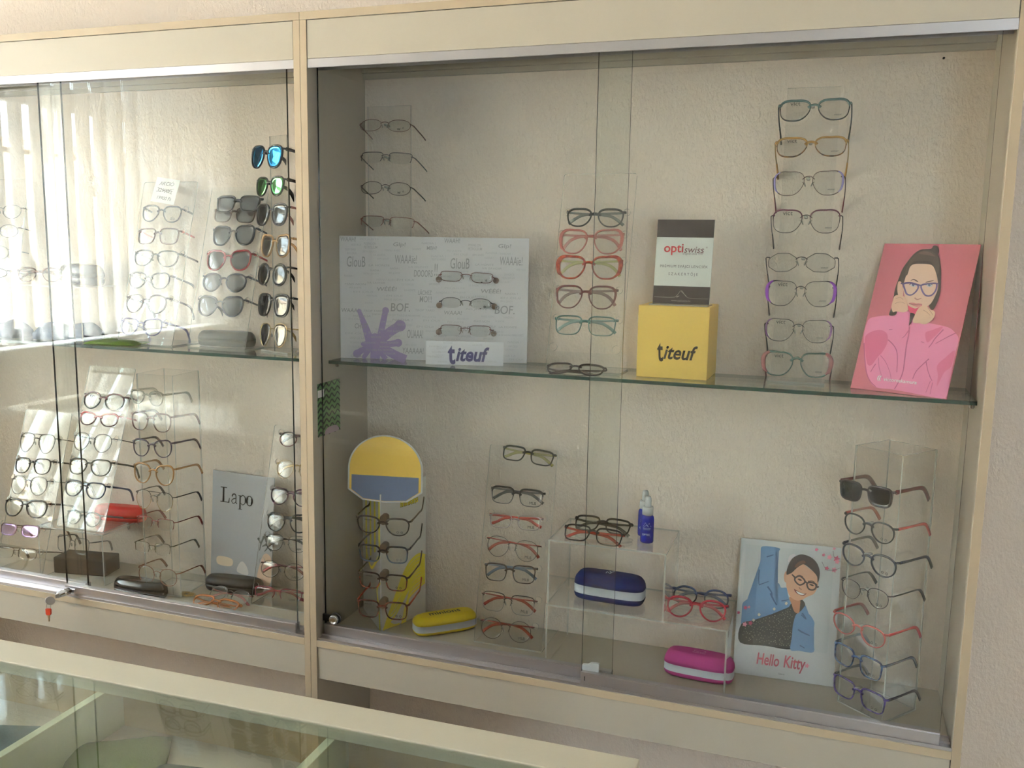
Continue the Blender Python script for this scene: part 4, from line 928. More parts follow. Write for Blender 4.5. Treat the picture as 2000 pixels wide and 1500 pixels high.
eyewear_row('G', 'on stand right of grey sign', [
 ('dark brown round eyeglasses', ac(C(72, 52, 48), sh='round', rw=.0018, ac=C(150, 100, 96), acm='low', fold=1)),
 ('fine gold wire eyeglasses', ac(GOLD, sh='panto', metal=1, fold=1)),
 ('plum cat eye eyeglasses', ac(C(68, 32, 56), sh='cat', rw=.0026, fold=1, tc=C(120, 92, 104), mark='Lapo')),
 ('black cat eye eyeglasses', ac(BLK, sh='cat', rw=.0030, fold=1)),
 ('thin black square wire eyeglasses', ac(BLKM, sh='square', metal=1, fold=1, hb=.036, mark='Lapo')),
 ('thin round black and red eyeglasses', ac(BLKM, sh='round', metal=1, fold=1, hb=.037, tc=Mt(120, 52, 60), mark='Lapo')),
 ('half rimmed dark red eyeglasses', ac(Mt(116, 36, 50), sh='rect', metal=1, rt='semi', fold=1, hb=.028, rw=.0022, tc=C(150, 60, 74), mark='Lapo'))], gLL)
eyewear_row('H', 'on the rack behind the doodle board', [
 ('thin reddish oval eyeglasses', ac(Mt(124, 88, 80), sh='oval', metal=1, hb=.020, hf=.62, tip=C(110, 70, 62), mark='w *')),
 ('half rimmed grey eyeglasses', ac(Mt(86, 78, 84), sh='rect', metal=1, rt='semi', hb=.021, hf=.66, rw=.0016, tip=DGREY)),
 ('thin dark oval eyeglasses', ac(Mt(92, 76, 74), sh='oval', metal=1, hb=.023, hf=.66, rw=.0013, tip=C(110, 60, 60), mark='w *')),
 ('half rimmed rust red eyeglasses', ac(Mt(140, 84, 72), sh='rect', metal=1, rt='semi', hb=.024, hf=.75, rw=.0014, tip=C(130, 70, 62)))], gUR)
eyewear_row('T', 'on the doodle lettered board', [
 ('copper red rectangular eyeglasses', ac(Mt(112, 62, 62), sh='rect', metal=1, hb=.014, hf=.55, rw=.0013, br=.022, tl=.62, mark='- *')),
 ('half rimmed black eyeglasses with blue hinges', ac(Mt(52, 50, 62), sh='oval', metal=1, rt='semi', hb=.016, hf=.58, rw=.0013, br=.022, tl=.62, mark='- *')),
 ('half rimmed wine red eyeglasses', ac(Mt(96, 40, 44), sh='rect', metal=1, rt='semi', hb=.018, hf=.62, rw=.0014, br=.020, tl=.62))], gUR)
eyewear_row('I', 'on stand left of yellow cube', [
 ('black square eyeglasses', ac(C(44, 46, 48), sh='way', rw=.0032, fold=1, tc=C(90, 96, 98))),
 ('translucent pink eyeglasses', ac(TP((206, 128, 122), .28), sh='butterfly', rw=.0030, ow=.0045, fold=1)),
 ('tortoiseshell red eyeglasses with yellow temples', ac(tortoise((128, 34, 26), (176, 74, 48)), sh='butterfly', rw=.0036, ow=.006, fold=1, tc=C(196, 190, 120))),
 ('dark red eyeglasses', ac(C(98, 34, 36), sh='way', rw=.0028, ow=.002, fold=1, tc=C(130, 88, 88))),
 ('teal green eyeglasses', ac(C(84, 122, 116), sh='rect', rw=.0022, fold=1, tc=C(130, 160, 156)))], gUR)
JD = dict(drop=.020, tl=1.0)
eyewear_row('J', 'on rack left of pink poster', [
 ('grey teal round eyeglasses', ac(C(112, 136, 134), sh='butterfly', rw=.0018, tk=2.6, ac=C(74, 72, 70), acm='low', tc=GUN, tip=C(70, 74, 72), mark='. victor', mark2='vict', **JD)),
 ('gold tortoise eyeglasses', ac(C(186, 146, 84), sh='butterfly', rw=.0018, tk=2.2, ac=tortoise((80, 50, 34), (150, 106, 56)), acm='low', tc=GOLD, tip=C(196, 150, 84), mark='. victor', mark2='vict', **JD)),
 ('brown wire eyeglasses with lilac sides', ac(Mt(86, 58, 52), sh='butterfly', metal=1, ow=.003, ac=C(160, 150, 214), acm='out', tip=C(110, 36, 44), mark='. victor', **JD)),
 ('purple browed black wire eyeglasses', ac(Mt(60, 48, 46), sh='butterfly', metal=1, ac=C(112, 52, 76), acm='top', tk=2.8, tip=C(48, 40, 42), mark='. victor', mark2='vict', **JD)),
 ('thin black octagonal eyeglasses', ac(Mt(66, 58, 54), sh='oct', metal=1, hb=.036, tip=BLK, mark='. victor', **JD)),
 ('black wire eyeglasses with violet sides', ac(Mt(52, 42, 46), sh='butterfly', metal=1, ow=.006, ac=C(146, 70, 190), acm='out', tip=C(60, 44, 50), mark='. victor', mark2='vict', **JD)),
 ('thin dark eyeglasses with purple corners', ac(Mt(56, 48, 48), sh='butterfly', metal=1, ow=.003, ac=C(124, 84, 140), acm='out', tip=GUN, mark='. victor', mark2='vict', **JD)),
 ('sage green eyeglasses with dusty pink sides', ac(C(104, 128, 120), sh='butterfly', rw=.0022, ow=.007, ac=C(148, 92, 96), acm='out', tip=C(110, 60, 66), mark='. victor', mark2='vict', **JD))], gUR)
eyewear_row('M', 'on the yellow striped display', [
 ('black and brown kids eyeglasses', ac(C(46, 34, 30), sh='way', rw=.0028, drop=-.022, tc=C(96, 78, 60), mark='o o', mark2='minions')),
 ('black and blue kids eyeglasses', ac(C(30, 32, 42), sh='rect', rw=.0028, drop=-.022, ac=C(66, 86, 110), acm='low', mark='o o', mark2='minions')),
 ('red tortoise kids eyeglasses', ac(C(48, 26, 26), sh='rect', rw=.0026, drop=-.022, ac=tortoise((80, 34, 28), (160, 70, 50)), acm='low', tc=C(70, 40, 40), mark='o o', mark2='minions')),
 ('reddish brown kids eyeglasses', ac(tortoise((66, 32, 28), (120, 54, 42)), sh='rect', rw=.0026, drop=-.022, tc=TP((206, 96, 70), .3), mark='o o', mark2='minions'))], gLR)
eyewear_row('K', 'on stand beside striped display', [
 ('black topped square eyeglasses', ac(C(48, 48, 50), sh='rect', rw=.0020, tk=2.4, ac=C(120, 116, 116), acm='low', fold=1, tc=C(90, 90, 92), mark='MLB')),
 ('clear eyeglasses with red temples', ac(TP((220, 206, 204), .55), sh='rect', rw=.0020, hb=.030, fold=1, tc=C(170, 44, 40), mark='MLB')),
 ('black wire angular eyeglasses with red tips', ac(BLKM, sh='panto', metal=1, rw=.0013, fold=1, tc=C(160, 52, 44), mark='MLB')),
 ('dark brown square eyeglasses with blue tips', ac(C(58, 46, 42), sh='rect', rw=.0022, fold=1, tc=C(96, 112, 134), mark='MLB')),
 ('black browed rectangular eyeglasses', ac(Mt(50, 42, 42), sh='rect', metal=1, rw=.0013, tk=1.8, ac=Mt(150, 146, 140), acm='low', fold=1, tc=C(150, 50, 48), mark='MLB')),
 ('round black wire eyeglasses with red temples', ac(Mt(66, 46, 44), sh='round', metal=1, rw=.0013, fold=1, hb=.040, hf=.76, tc=C(140, 48, 42), mark='MLB'))], gLR)
eyewear_row('L', 'on the clear tower at far right', [
 ('brown sunglasses with red temples', ac(C(58, 42, 46), sh='rect', rw=.0030, d=.005, ln='dark', th=.0050, tc=C(110, 44, 46))),
 ('black kids eyeglasses with coral temples', ac(C(38, 28, 28), sh='panto', rw=.0022, tc=C(190, 92, 86), mark='o o')),
 ('navy blue kids eyeglasses', ac(C(28, 30, 52), sh='panto', rw=.0028, mark='o o')),
 ('dark brown wire kids eyeglasses', ac(Mt(62, 40, 42), sh='panto', metal=1, rw=.0014, th=.003, tc=C(52, 34, 34), mark='o o')),
 ('coral pink kids eyeglasses', ac(TP((226, 128, 126), .25), sh='panto', rw=.0022, tc=C(196, 72, 78), mark='o o')),
 ('marbled blue kids eyeglasses', ac(tortoise((30, 44, 96), (84, 110, 150)), sh='rect', rw=.0024, tc=C(60, 72, 96), mark='o o')),
 ('purple blue kids eyeglasses', ac(tortoise((48, 38, 96), (92, 72, 150)), sh='rect', rw=.0024, tc=C(50, 42, 58), mark='o o'))], gLR)

# ------------------------------------------------------------------ the stands themselves
def board_y(key, bz, lean, off=.016):
    it = GL[key][2][-1]; return it[1]+off-(it[2]-bz)*lean
SZ = 1.2055; BZ = .5004
slanted_stand('clear slanted stand with a handwritten price note on it', 'A', -.600, board_y('A', SZ, .30), SZ, .30, .185, .47)
slanted_stand('clear slanted stand full of sunglasses', 'B', -.372, board_y('B', SZ, .30), SZ, .30, .185, .53, base_d=.09)
slanted_stand('clear slanted stand at the far left of the upper shelf', 'Z', -1.21, board_y('Z', SZ, .20), SZ, .20, .19, .47, base_d=.10)
slanted_stand('clear slanted stand at the far left of the lower compartment', 'D', -1.055, board_y('D', BZ, .32), BZ, .32, .18, .49, base_d=.12)
slanted_stand('clear slanted stand standing on the clear riser', 'E', -.838, board_y('E', .6545, .35), .6545, .35, .172, .485, base_d=.10)
slanted_stand('clear slanted stand right of the grey sign', 'G', -.182, board_y('G', BZ, .28), BZ, .28, .18, .50, hole=True, base_d=.11)
slanted_stand('clear slanted stand left of the yellow cube', 'I', .656, board_y('I', SZ, .26, .020), SZ, .26, .178, .475, base_d=.09, extra_holes=((-.076, .055, .010), (.076, .055, .010)))
slanted_stand('clear slanted stand beside the yellow striped display', 'K', .482, board_y('K', BZ, .21, .020), BZ, .21, .180, .50, base_d=.15)
upright_rack('tall clear rack left of the pink poster', (1.131, .196, SZ), 0, .108, .632, [q[2]-SZ-.006 for q in GL['J'][2]], .1)
upright_rack('clear upright rack behind the white doodle board', (.116, .222, SZ), 0, .120, .630, [q[2]-SZ-.004 for q in GL['H'][2]], .1, base=(.12, .08))
upright_rack('clear upright rack of sunglasses beside the divider', (-.178, .176, SZ), math.radians(-22), .075, .56, [q[2]-SZ-.006 for q in GL['C'][2]], .07)
tower('clear square tower of eyeglasses left of the grey sign', (-.545, .165, BZ), math.radians(3), .118, .63, [q[2]-BZ-.006 for q in GL['F'][2]])
n_ = Vector((math.sin(math.radians(-38)), -math.cos(math.radians(-38)), 0)); tc_ = Vector((1.2975, .0885, 0)) - n_*(.058+.018)
tower('clear square tower of kids eyeglasses at far right', (tc_.x, tc_.y, BZ), math.radians(-38), .116, .585, [q[2]-BZ-.006 for q in GL['L'][2]])
def riser(label, x0, x1, y0, y1, z0, z1, sides='lr', t=.004):
    r = thing('acrylic_riser', label, 'riser', ((x0+x1)/2, (y0+y1)/2, z0)); w = (x1-x0)/2; d = (y1-y0)/2; h = z1-z0
    b = MB(); b.box(-w, w, -d, d, h-t, h, 0, side=(1, (0, 1, 2, 3))); b.build('top_plate', [ACRYL, ACRYL_EDGE], r)
    if 'l' in sides: b = MB(); b.box(-w, -w+t, -d, d, 0, h-t, 0, side=(1, (2, 3))); b.build('side_plate', [ACRYL, ACRYL_EDGE], r)
    if 'r' in sides: b = MB(); b.box(w-t, w, -d, d, 0, h-t, 0, side=(1, (2, 3))); b.build('side_plate', [ACRYL, ACRYL_EDGE], r)
    if 'b' in sides: b = MB(); b.box(-w+t, w-t, d-t, d, 0, h-t, 0, side=(1, (0, 1))); b.build('back_plate', [ACRYL, ACRYL_EDGE], r)
    return r
riser('clear riser under the long dark sunglasses case', -1.02, -.796, .122, .262, SZ, 1.362)
riser('clear riser carrying a slanted stand and the red case', -.985, -.744, .100, .268, BZ, .654)
riser('low wide clear riser under the navy striped case', .600, 1.024, .072, .262, BZ, .656)
riser('upper clear riser carrying two blue spray bottles', .602, .880, .072, .258, .6565, .815)

# folded frames lying about
def single(label, loc, rot, W, hb, st, group, kind='eyeglasses'): return eyewear(label, loc, rot, W, hb, dict(st, fold=1), group, kind)
R = math.radians
single('dark brown eyeglasses lying folded on the glass shelf edge', (.650, .105, 1.2265), (R(-62), 0, R(2)), .140, .036, ac(C(58, 40, 38), sh='way', rw=.0028), gUR)
single('black folded eyeglasses with yellow temples, above the slanted stand beside the striped display', (.500, .225, .988), (R(-32), R(4), 0), .140, .034, ac(C(56, 50, 42), sh='rect', rw=.003, tc=C(172, 160, 84)), gLR)
single('black eyeglasses folded at the back of the upper clear riser', (.705, .190, .842), (R(-48), R(1), 0), .143, .036, ac(C(44, 38, 36), sh='rect', rw=.003), gLR)
single('navy eyeglasses with red temples on the upper clear riser', (.700, .118, .838), (R(-42), R(2), 0), .145, .036, ac(C(36, 40, 52), sh='rect', rw=.0026, tc=C(190, 62, 46)), gLR)
single('dark blue folded eyeglasses behind the crimson pair', (.945, .205, .690), (R(-35), 0, 0), .138, .038, ac(C(54, 72, 116), sh='oval', rw=.0032, ac=C(34, 38, 62), acm='low'), gLR)
single('crimson folded eyeglasses on the low clear riser', (.945, .128, .6915), (R(-28), 0, 0), .142, .041, ac(C(168, 38, 62), sh='panto', rw=.0036), gLR)
eyewear('clear pair of eyeglasses at the foot of the riser stand', (-.835, .128, .700), (R(-19), 0, 0), .13, .036, ac(TP((190, 190, 188), .5), sh='panto', rw=.0022), gLL)
eyewear('gunmetal eyeglasses resting on the flat black box', (-.905, .150, .604), (R(-10), 0, R(-4)), .138, .040, ac(GUN, sh='rect', metal=1, rw=.0014, tl=.7), gLL)
single('grey half rim eyeglasses folded before the black oval case', (-.335, .135, .532), (R(-50), R(2), 0), .135, .035, ac(Mt(110, 104, 104), sh='oval', metal=1, rw=.0015, tc=C(150, 84, 84)), gLL)
single('orange clear eyeglasses folded at the front edge of the lower left compartment', (-.350, .095, .521), (R(-66), R(2), 0), .150, .034, ac(TP((226, 160, 110), .45), sh='square', rw=.004), gLL)
single('tortoise eyeglasses folded at the left end of the dark sunglasses case', (-.985, .165, 1.404), (R(-12), 0, R(28)), .125, .036, ac(tortoise((90, 56, 46), (130, 84, 66)), sh='way', rw=.0028), gUL)

# ------------------------------------------------------------------ cases, bottles, pouches
zipw = pm((214, 218, 226), .6)
def em(fn, *mats): fn.mats = list(mats); return fn
yk = pm((222, 196, 30), .4)
def em_y(b, L, W, H): b.text('minions', 0, .002, H+.0005, w=L*.5, mi=0, plane='xy', bold=.02)
spectacle_case('yellow kids case with white zip band beside the striped display', (.292, .180, BZ), R(43), .170, .070, .046, [yk, zipw, yk], 3.6, (.22, .60), em(em_y, BLACKP), group='zip cases')
nv = bumpy('navy_fabric', (26, 38, 92), 400, .1, .8)
def em_ny(b, L, W, H):
    b.text('N', -.004, -.001, H+.0006, h=.013, mi=0, plane='xy', bold=.015); b.text('Y', .002, .001, H+.0011, h=.017, mi=0, plane='xy', bold=.015)
spectacle_case('navy zip case with white band lying on the low clear riser', (.734, .155, .6565), R(-2), .172, .072, .066, [nv, zipw, nv], 3.6, (.25, .56), em(em_ny, pm((206, 212, 222), .6)), group='zip cases')
pk = bumpy('pink_fabric', (188, 72, 142), 400, .1, .8)
def em_pk(b, L, W, H):
    b.text('Hello Kitty', 0, -.007, H+.0006, w=.030, mi=0, plane='xy')
    pts = [(.012*math.cos(t)*(1+.2*math.cos(2*t)), .006*math.sin(t)+.004) for t in [2*PI*i/24 for i in range(24)]]
    o = len(b.v)
    for i in range(24):
        x, y = pts[i]; b.v += [(x, y, H+.0006), (x*.90, (y-.004)*.86+.004, H+.0006)]
    for i in range(24): j = (i+1) % 24; b.f.append((o+2*i, o+2*j, o+2*j+1, o+2*i+1)); b.m.append(0); b.sm.append(False)
spectacle_case('magenta zip case with white band on the cabinet floor', (.955, .148, BZ+.0032), R(-3), .162, .070, .058, [pk, zipw, pk], 3.6, (.22, .52), em(em_pk, pm((226, 170, 200), .6)), group='zip cases')
glossblk = pm((24, 24, 26), .18, coat=.6)
def em_rv(b, L, W, H):
    M = Matrix.Translation((0, -W*.34, H*.80)) @ Euler((R(-38), 0, 0)).to_matrix().to_4x4()
    b.text('REVLON', -.004, .004, -.0015, w=.062, mi=0, M=M, shear=.25, bold=.01); b.text('®', .032, .008, -.0015, h=.005, mi=0, M=M)
spectacle_case('glossy black case with white lettering at the lower left door', (-.600, .082, BZ), R(3), .168, .058, .048, [glossblk, glossblk, glossblk], 2.8, (.40, .42), em(em_rv, pm((214, 214, 216), .5)), name='hard_case')
spectacle_case('matte black oval case in front of the grey sign', (-.375, .205, BZ), R(6), .180, .060, .044, [BLACKP, BLACKP, BLACKP], 2.6, (.45, .47), name='hard_case')
red = bumpy('red_leatherette', (176, 24, 28), 300, .1, .45)
spectacle_case('red case lying behind the stand on the clear riser', (-.800, .235, .6545), R(8), .165, .058, .046, [red, BLACKP, red], 3.2, (.30, .34), name='hard_case')
spectacle_case('long dark grey sunglasses case on the clear riser', (-.870, .205, 1.3625), R(-6), .165, .062, .056, [DGREY, BLACKP, DGREY], 2.6, (.42, .45), name='hard_case', dome=.10)
spectacle_case('black sunglasses case behind the slanted sunglasses stand', (-.372, .200, SZ+.0035), R(4), .170, .058, .042, [BLACKP, BLACKP, BLACKP], 3.0, (.42, .45), name='hard_case')
b = MB(); b.box(-.085, .085, -.038, .038, 0, .050, 0, ch=.004); o = b.build('flat_box', bumpy('black_board', (40, 37, 35), 200, .1, .6), None, (-.885, .180, BZ+.0002), (0, 0, R(10)))
tag(o, 'flat black box on the cabinet floor under the clear riser', 'box')
FG = FELT((92, 120, 34))
pouch('flat moss green pouch on the upper left glass shelf', -.690, .135, SZ, .10, .155, .085, .012, FG, seed=3)
pouch('crumpled blue grey cleaning cloth inside the upper clear riser', -.905, .180, SZ, .15, .17, .10, .050, FELT((92, 108, 136)), seed=6, name='cleaning_cloth')
pouch('folded slate blue pouch left of the upper clear riser', -1.085, .150, SZ, -.2, .10, .07, .055, FELT((74, 88, 112)), seed=9)
ch = MB()
for k in range(3):
    pts = []
    random.seed(20+k)
    for i in range(40):
        a = i*.55+k; r_ = .006+.014*random.random(); pts.append((r_*math.cos(a)*1.3, r_*math.sin(a)*.7, .0015+.004*random.random()))
    ch.tube(catmull(pts, False, 2), (.0007, .0007), 5)
o = ch.build('spectacle_chain', GOLD, None, (-.478, .130, BZ+.0002)); tag(o, 'small heap of golden spectacle chain right of the glossy black case', 'chain')
def bottle(label, x, y):
    r = thing('spray_bottle', label, 'spray bottle', (x, y, .8155), (0, 0, R(8)), 'lens cleaner bottles')
    b = MB(); b.lathe([(.012, 0), (.0150, .0015), (.0155, .004), (.0155, .056), (.0145, .062), (.0105, .067), (.0095, .069)], 28); bo = b.build('body', TP((22, 36, 150), .25, .12), r)
    b = MB(); b.lathe([(.0128, .067), (.0128, .084), (.0118, .086)], 28); b.build('collar', pm((224, 226, 228), .4), r)
    b = MB(); b.lathe([(.0078, .086), (.0074, .104), (.0066, .108), (.0055, .110)], 24); b.box(-.0016, .0016, -.0088, -.004, .097, .102); b.build('nozzle', pm((230, 232, 234), .4), r)
    p = MB(); wht = pm((220, 224, 236), .5)
    def wrap(mb):
        mb.v = [(.01565*math.sin(vx/.0155), -.01565*math.cos(vx/.0155), vz) for vx, vy, vz in mb.v]
    for q in ([(-.009, .041), (-.0035, .051), (.001, .044), (.0045, .050), (.010, .041)], [(-.006, .041), (-.001, .046), (.001, .042)], [(-.001, .0465), (.004, .041)]): ribbon(p, q, .0010, .0010, 0, 0)
    p.text('MONTANA', 0, .0375, w=.018, mi=0, bold=.01); p.text('EYEWEAR', 0, .0345, w=.016, mi=0); p.text('OPTIC', -.002, .022, w=.019, mi=0, bold=.02)
    for z in (.0185, .0165, .0145): p.box(-.009, .009, 0, 0.0001, z, z+.0006)
    wrap(p); p.build('label_print', wht, bo)
bottle('blue spray bottle standing nearest on the upper clear riser', .822, .138)
bottle('blue spray bottle half hidden behind the other bottle', .806, .186)

# ------------------------------------------------------------------ printed boards and cards
def sheet(nm, label, cat, loc, rot, w, h, t, mat, group=None):
    r = thing(nm, label, cat, loc, rot, group)
    b = MB(); b.box(-w/2, w/2, -t/2, t/2, 0, h, 0); b.build('card', mat, r)
    return r
def centre(bl, psi, w): return (bl[0]+math.cos(psi)*w/2, bl[1]+math.sin(psi)*w/2)
# pink fashion poster
psi = R(-24); w, h = .197, .332; cx, cy = centre((1.245, .155), psi, w)
po = sheet('poster', 'pink poster of a person in pink hoodie and purple glasses', 'poster', (cx, cy, SZ), (R(-22.5), 0, psi), w, h, .0025, dc(186, 104, 120, k=1.4))
printed('poster_print', po, PINK_PRINT, w, h, -.0013, [dict(t='victornakamura', uv=(.510, .080), w=.345, c=(232, 216, 224), bold=.012, y=0) if 0 else dict(t='victornakamura', uv=(.510, .080), w=.345, c=(232, 216, 224), bold=.012), dict(t='(', uv=(.280, .082), h=.035, c=(236, 222, 230), bold=.05), dict(t='(', uv=(.300, .082), h=.035, c=(236, 222, 230), bold=.05)])
# smiling child poster
psi = R(2.3); w, h = .2266, .319; cx, cy = centre((1.0283, .1998), psi, w)
po = sheet('poster', 'white photo poster of a smiling child in denim jacket', 'poster', (cx, cy, BZ), (R(-11.4), 0, psi), w, h, .0025, WHITE_CARD)
rd = (158, 62, 84)
printed('poster_print', po, GIRL_PRINT, w, h, -.0013, [dict(t='Hello', uv=(.345, .132), w=.225, h=.085, c=rd, shear=.15, bold=.015), dict(t='Kitty', uv=(.610, .122), w=.215, h=.118, c=rd, shear=.15, bold=.015), dict(t='Sanrio', uv=(.488, .042), w=.06, c=(70, 70, 72))])
# lens brand sign on the cube
psi = R(-2.4); w, h = .1285, .190; cx, cy = centre((.8075, .178), psi, w)
po = sheet('sign', 'brown and white lens sign standing on the yellow cube', 'sign', (cx, cy, 1.3705), (R(-7), 0, psi), w, h, .004, dc(188, 190, 186))
brn = (58, 48, 46)
L_ = [('p', brn, [(0, 0), (1, 0), (1, .21), (0, .21)], 0), ('p', brn, [(0, .79), (1, .79), (1, 1), (0, 1)], 0)]
gy = (150, 142, 138)
L_ += [('s', gy, [(.02, .075), (.34, .075), (.42, .095), (.50, .160), (.58, .095), (.68, .070), (.98, .070)], .008, 0), ('s', gy, [(.50, .150), (.55, .120), (.60, .090)], .012, 0), ('s', gy, [(.42, .080), (.47, .095)], .02, 0)]
printed('sign_print', po, L_, w, h, -.0021, [dict(t='opti', uv=(.315, .645), w=.345, c=(160, 36, 44), bold=.015), dict(t='swiss', uv=(.675, .645), w=.35, c=(96, 58, 62), shear=.2), dict(t='®', uv=(.895, .675), w=.03, c=(110, 80, 82)),
   dict(t='original since 1937', uv=(.66, .595), w=.36, c=(90, 70, 70)), dict(t='PRÉMIUM SVÁJCI LENCSÉK', uv=(.515, .445), w=.84, c=(84, 80, 80), space=1.15), dict(t='SZAKÉRTŐJE', uv=(.51, .355), w=.52, c=(96, 92, 92), space=1.5), dict(t='www.optiswiss.hu', uv=(.50, .035), w=.34, c=gy)])
b = MB(); b.box(-w/2-.002, w/2+.002, -.030, .030, -.0025, 0, 0, side=(1, (0, 1, 2, 3))); f = b.build('foot', [ACRYL, ACRYL_EDGE], po, rot=(R(7), 0, 0))
# yellow cube
cube = thing('gift_box', 'yellow cardboard cube with black lettering on the glass shelf', 'box', (.865, .201, SZ), (0, 0, R(-.5)))
b = MB(); b.box(-.0795, .0795, -.0735, .0735, 0, .1625, 0, ch=.0015); cb = b.build('carton', dc(214, 182, 92, k=1.35), cube)
printed('front_print', cube, [], .159, .1625, -.0738, [dict(t='t', uv=(.335, .36), h=.26, w=.09, c=(52, 42, 30), shear=-.1, bold=.02), dict(t='iteuf', uv=(.620, .365), w=.48, h=.20, c=(52, 42, 30), shear=.28, bold=.02)])
# doodle board with its small name strip
psi = R(12.35); w, h = .4775, .3075; cx, cy = centre((.0195, .1365), psi, w)
bd = sheet('display_board', 'white board scribbled with grey words and a purple splash', 'display board', (cx, cy, SZ), (0, 0, psi), w, h, .004, dc(186, 184, 188))
g1, g2, g3 = (140, 140, 144), (156, 156, 160), (166, 166, 170)
tx = []
def wd(t, u0, v0, u1, v1, c=g1, **k): tx.append(dict(t=t, uv=((u0+u1)/2, (v0+v1)/2), w=abs(u1-u0), h=abs(v1-v0), c=c, **k))
for dx in (0, .553):
    for t, a, b_, c_, d_ in [('GlouB', .04, .836, .14, .750), ('WAAAïe!', .299, .854, .416, .785), ('Glp!', .29, .953, .356, .912), ('BOF.', .275, .463, .379, .395), ('MBH?', .468, .927, .522, .897), ('LÂCHEZ', .422, .58, .495, .535), ('MOI!!', .43, .525, .495, .475), ('QUOI?!', .008, .517, .08, .455), ('WAAA!', .008, .412, .102, .380), ('DOOORS', .40, .735, .50, .680), ('!!', .508, .79, .526, .690), ('WAAH!', .008, .992, .09, .955), ('POSING ON', .133, .950, .198, .930), ('PETROLEUM', .133, .922, .205, .900), ('OUAAA!', .364, .250, .449, .180), ('YAAAAA!', .338, .100, .452, .052), ('CHUT', .08, .289, .151, .248), ('WÉÉÉ!', .755-.553, .599, .86-.553, .560)]:
        u0, u1 = a+dx, c_+dx
        if dx and t in ('WÉÉÉ!',): pass
        if u1 > .985: continue
        if dx and .56 < u0 < .85 and t in ('BOF.',) and 0: continue
        wd(t, u0, b_, u1, d_, g1 if len(t) < 8 else g2, shear=.1, bold=.004)
wd('CATAAA!', .058, .028, .119, .008)
random.seed(11)
filler = ['JE NE SAIS PAS', 'TOUT LE MONDE', 'LA HONTE', 'NADIA !', 'BEN QUOI', 'MANU AVEC', 'PO JUSTE', 'HOU LA LA', 'VA SAVOIR', 'EH OUI', 'TROP TARD', 'MAIS NON']
used = [(q['uv'][0]-q['w']/2-.012, q['uv'][0]+q['w']/2+.012, q['uv'][1]-q['h']/2-.01, q['uv'][1]+q['h']/2+.01) for q in tx]
for i in range(900):
    ww = random.uniform(.045, .115); u = random.uniform(.01+ww/2, .99-ww/2); v = random.uniform(.03, .975); hh = .016
    bx_ = (u-ww/2, u+ww/2, v-hh/2-.004, v+hh/2+.004)
    if any(bx_[0] < q[1] and bx_[1] > q[0] and bx_[2] < q[3] and bx_[3] > q[2] for q in used): continue
    used.append(bx_); tx.append(dict(t=random.choice(filler), uv=(u, v), w=ww, h=hh, c=random.choice((g2, g3, g3)), shear=.1))
    if len(tx) > 190: break
bp = printed('board_print', bd, SPLAT_PRINT, w, h, -.0022, tx)
for (x, y, z, gw, roll, hb) in GL['T'][2]:
    for s in (1, -1):
        lp = Matrix.Rotation(-psi, 3, 'Z') @ Vector((x-cx, y-cy, 0))
        b = MB(); b.lathe([(.0075, -.0035), (.0075, -.0021)], 20, M=Matrix.Translation((lp.x+s*(gw/2+.001), 0, z-SZ-.009)) @ Euler((0, 0, 0)).to_matrix().to_4x4() @ Matrix(((1, 0, 0, 0), (0, 0, 1, 0), (0, 1, 0, 0), (0, 0, 0, 1))))
        b.build('hole_plug', pm((146, 124, 112), .6), bd)
psi2 = R(15); w2, h2 = .190, .058; c2x, c2y = centre((.267, .114), psi2, w2)
sp = sheet('name_strip', 'small white name strip with navy lettering before the doodle board', 'sign', (c2x, c2y, SZ), (0, 0, psi2), w2, h2, .002, dc(190, 190, 196))
nvy = (50, 46, 92)
tx2 = [dict(t='t', uv=(.335, .42), h=.80, w=.10, c=nvy, shear=-.05, bold=.03), dict(t='iteuf', uv=(.605, .46), w=.43, h=.62, c=nvy, shear=.25, bold=.03)]
for i in range(26):
    u = random.uniform(.08, .92); v = random.uniform(.08, .92)
    if not (.25 < u < .85 and .1 < v < .8): tx2.append(dict(t=random.choice(filler), uv=(u, v), w=.12, h=.07, c=g3))
printed('strip_print', sp, [], w2, h2, -.0011, tx2)
# grey sign with serif lettering
psi = R(-3.5); w, h = .217, .335; cx, cy = centre((-.4808, .236), psi, w)
po = sheet('sign', 'grey sign with large black serif word behind the black oval case', 'sign', (cx, cy, BZ), (R(-4.6), 0, psi), w, h, .003, dc(172, 172, 176, k=1.3))
kk = (20, 20, 20); LP = []
def bar(u0, v0, u1, v1): LP.append(('p', kk, [(u0, v0), (u1, v0), (u1, v1), (u0, v1)], 0))
def ser(pts, w_, c=0): LP.append(('s', kk, pts, w_, c))
bar(.170, .735, .200, .865); bar(.135, .858, .240, .865); bar(.135, .732, .285, .739); LP.append(('p', kk, [(.285, .732), (.290, .775), (.283, .775), (.265, .739)], 0))
ser([(.330, .798), (.345, .812), (.375, .815), (.392, .800), (.393, .765), (.397, .740), (.415, .736)], .020); ser([(.390, .780), (.350, .772), (.325, .755), (.340, .735), (.370, .737), (.392, .752)], .014); LP.append(('p', kk, [(.322, .795), (.334, .790), (.344, .798), (.332, .806)], 1))
bar(.450, .690, .474, .812); bar(.432, .806, .474, .812); bar(.430, .688, .496, .693); ser([(.474, .800), (.505, .815), (.540, .800), (.550, .772), (.538, .745), (.505, .732), (.474, .745)], .014); LP.append(('p', kk, [(.535, .800), (.556, .790), (.560, .772), (.553, .752), (.535, .742), (.543, .772)], 1))
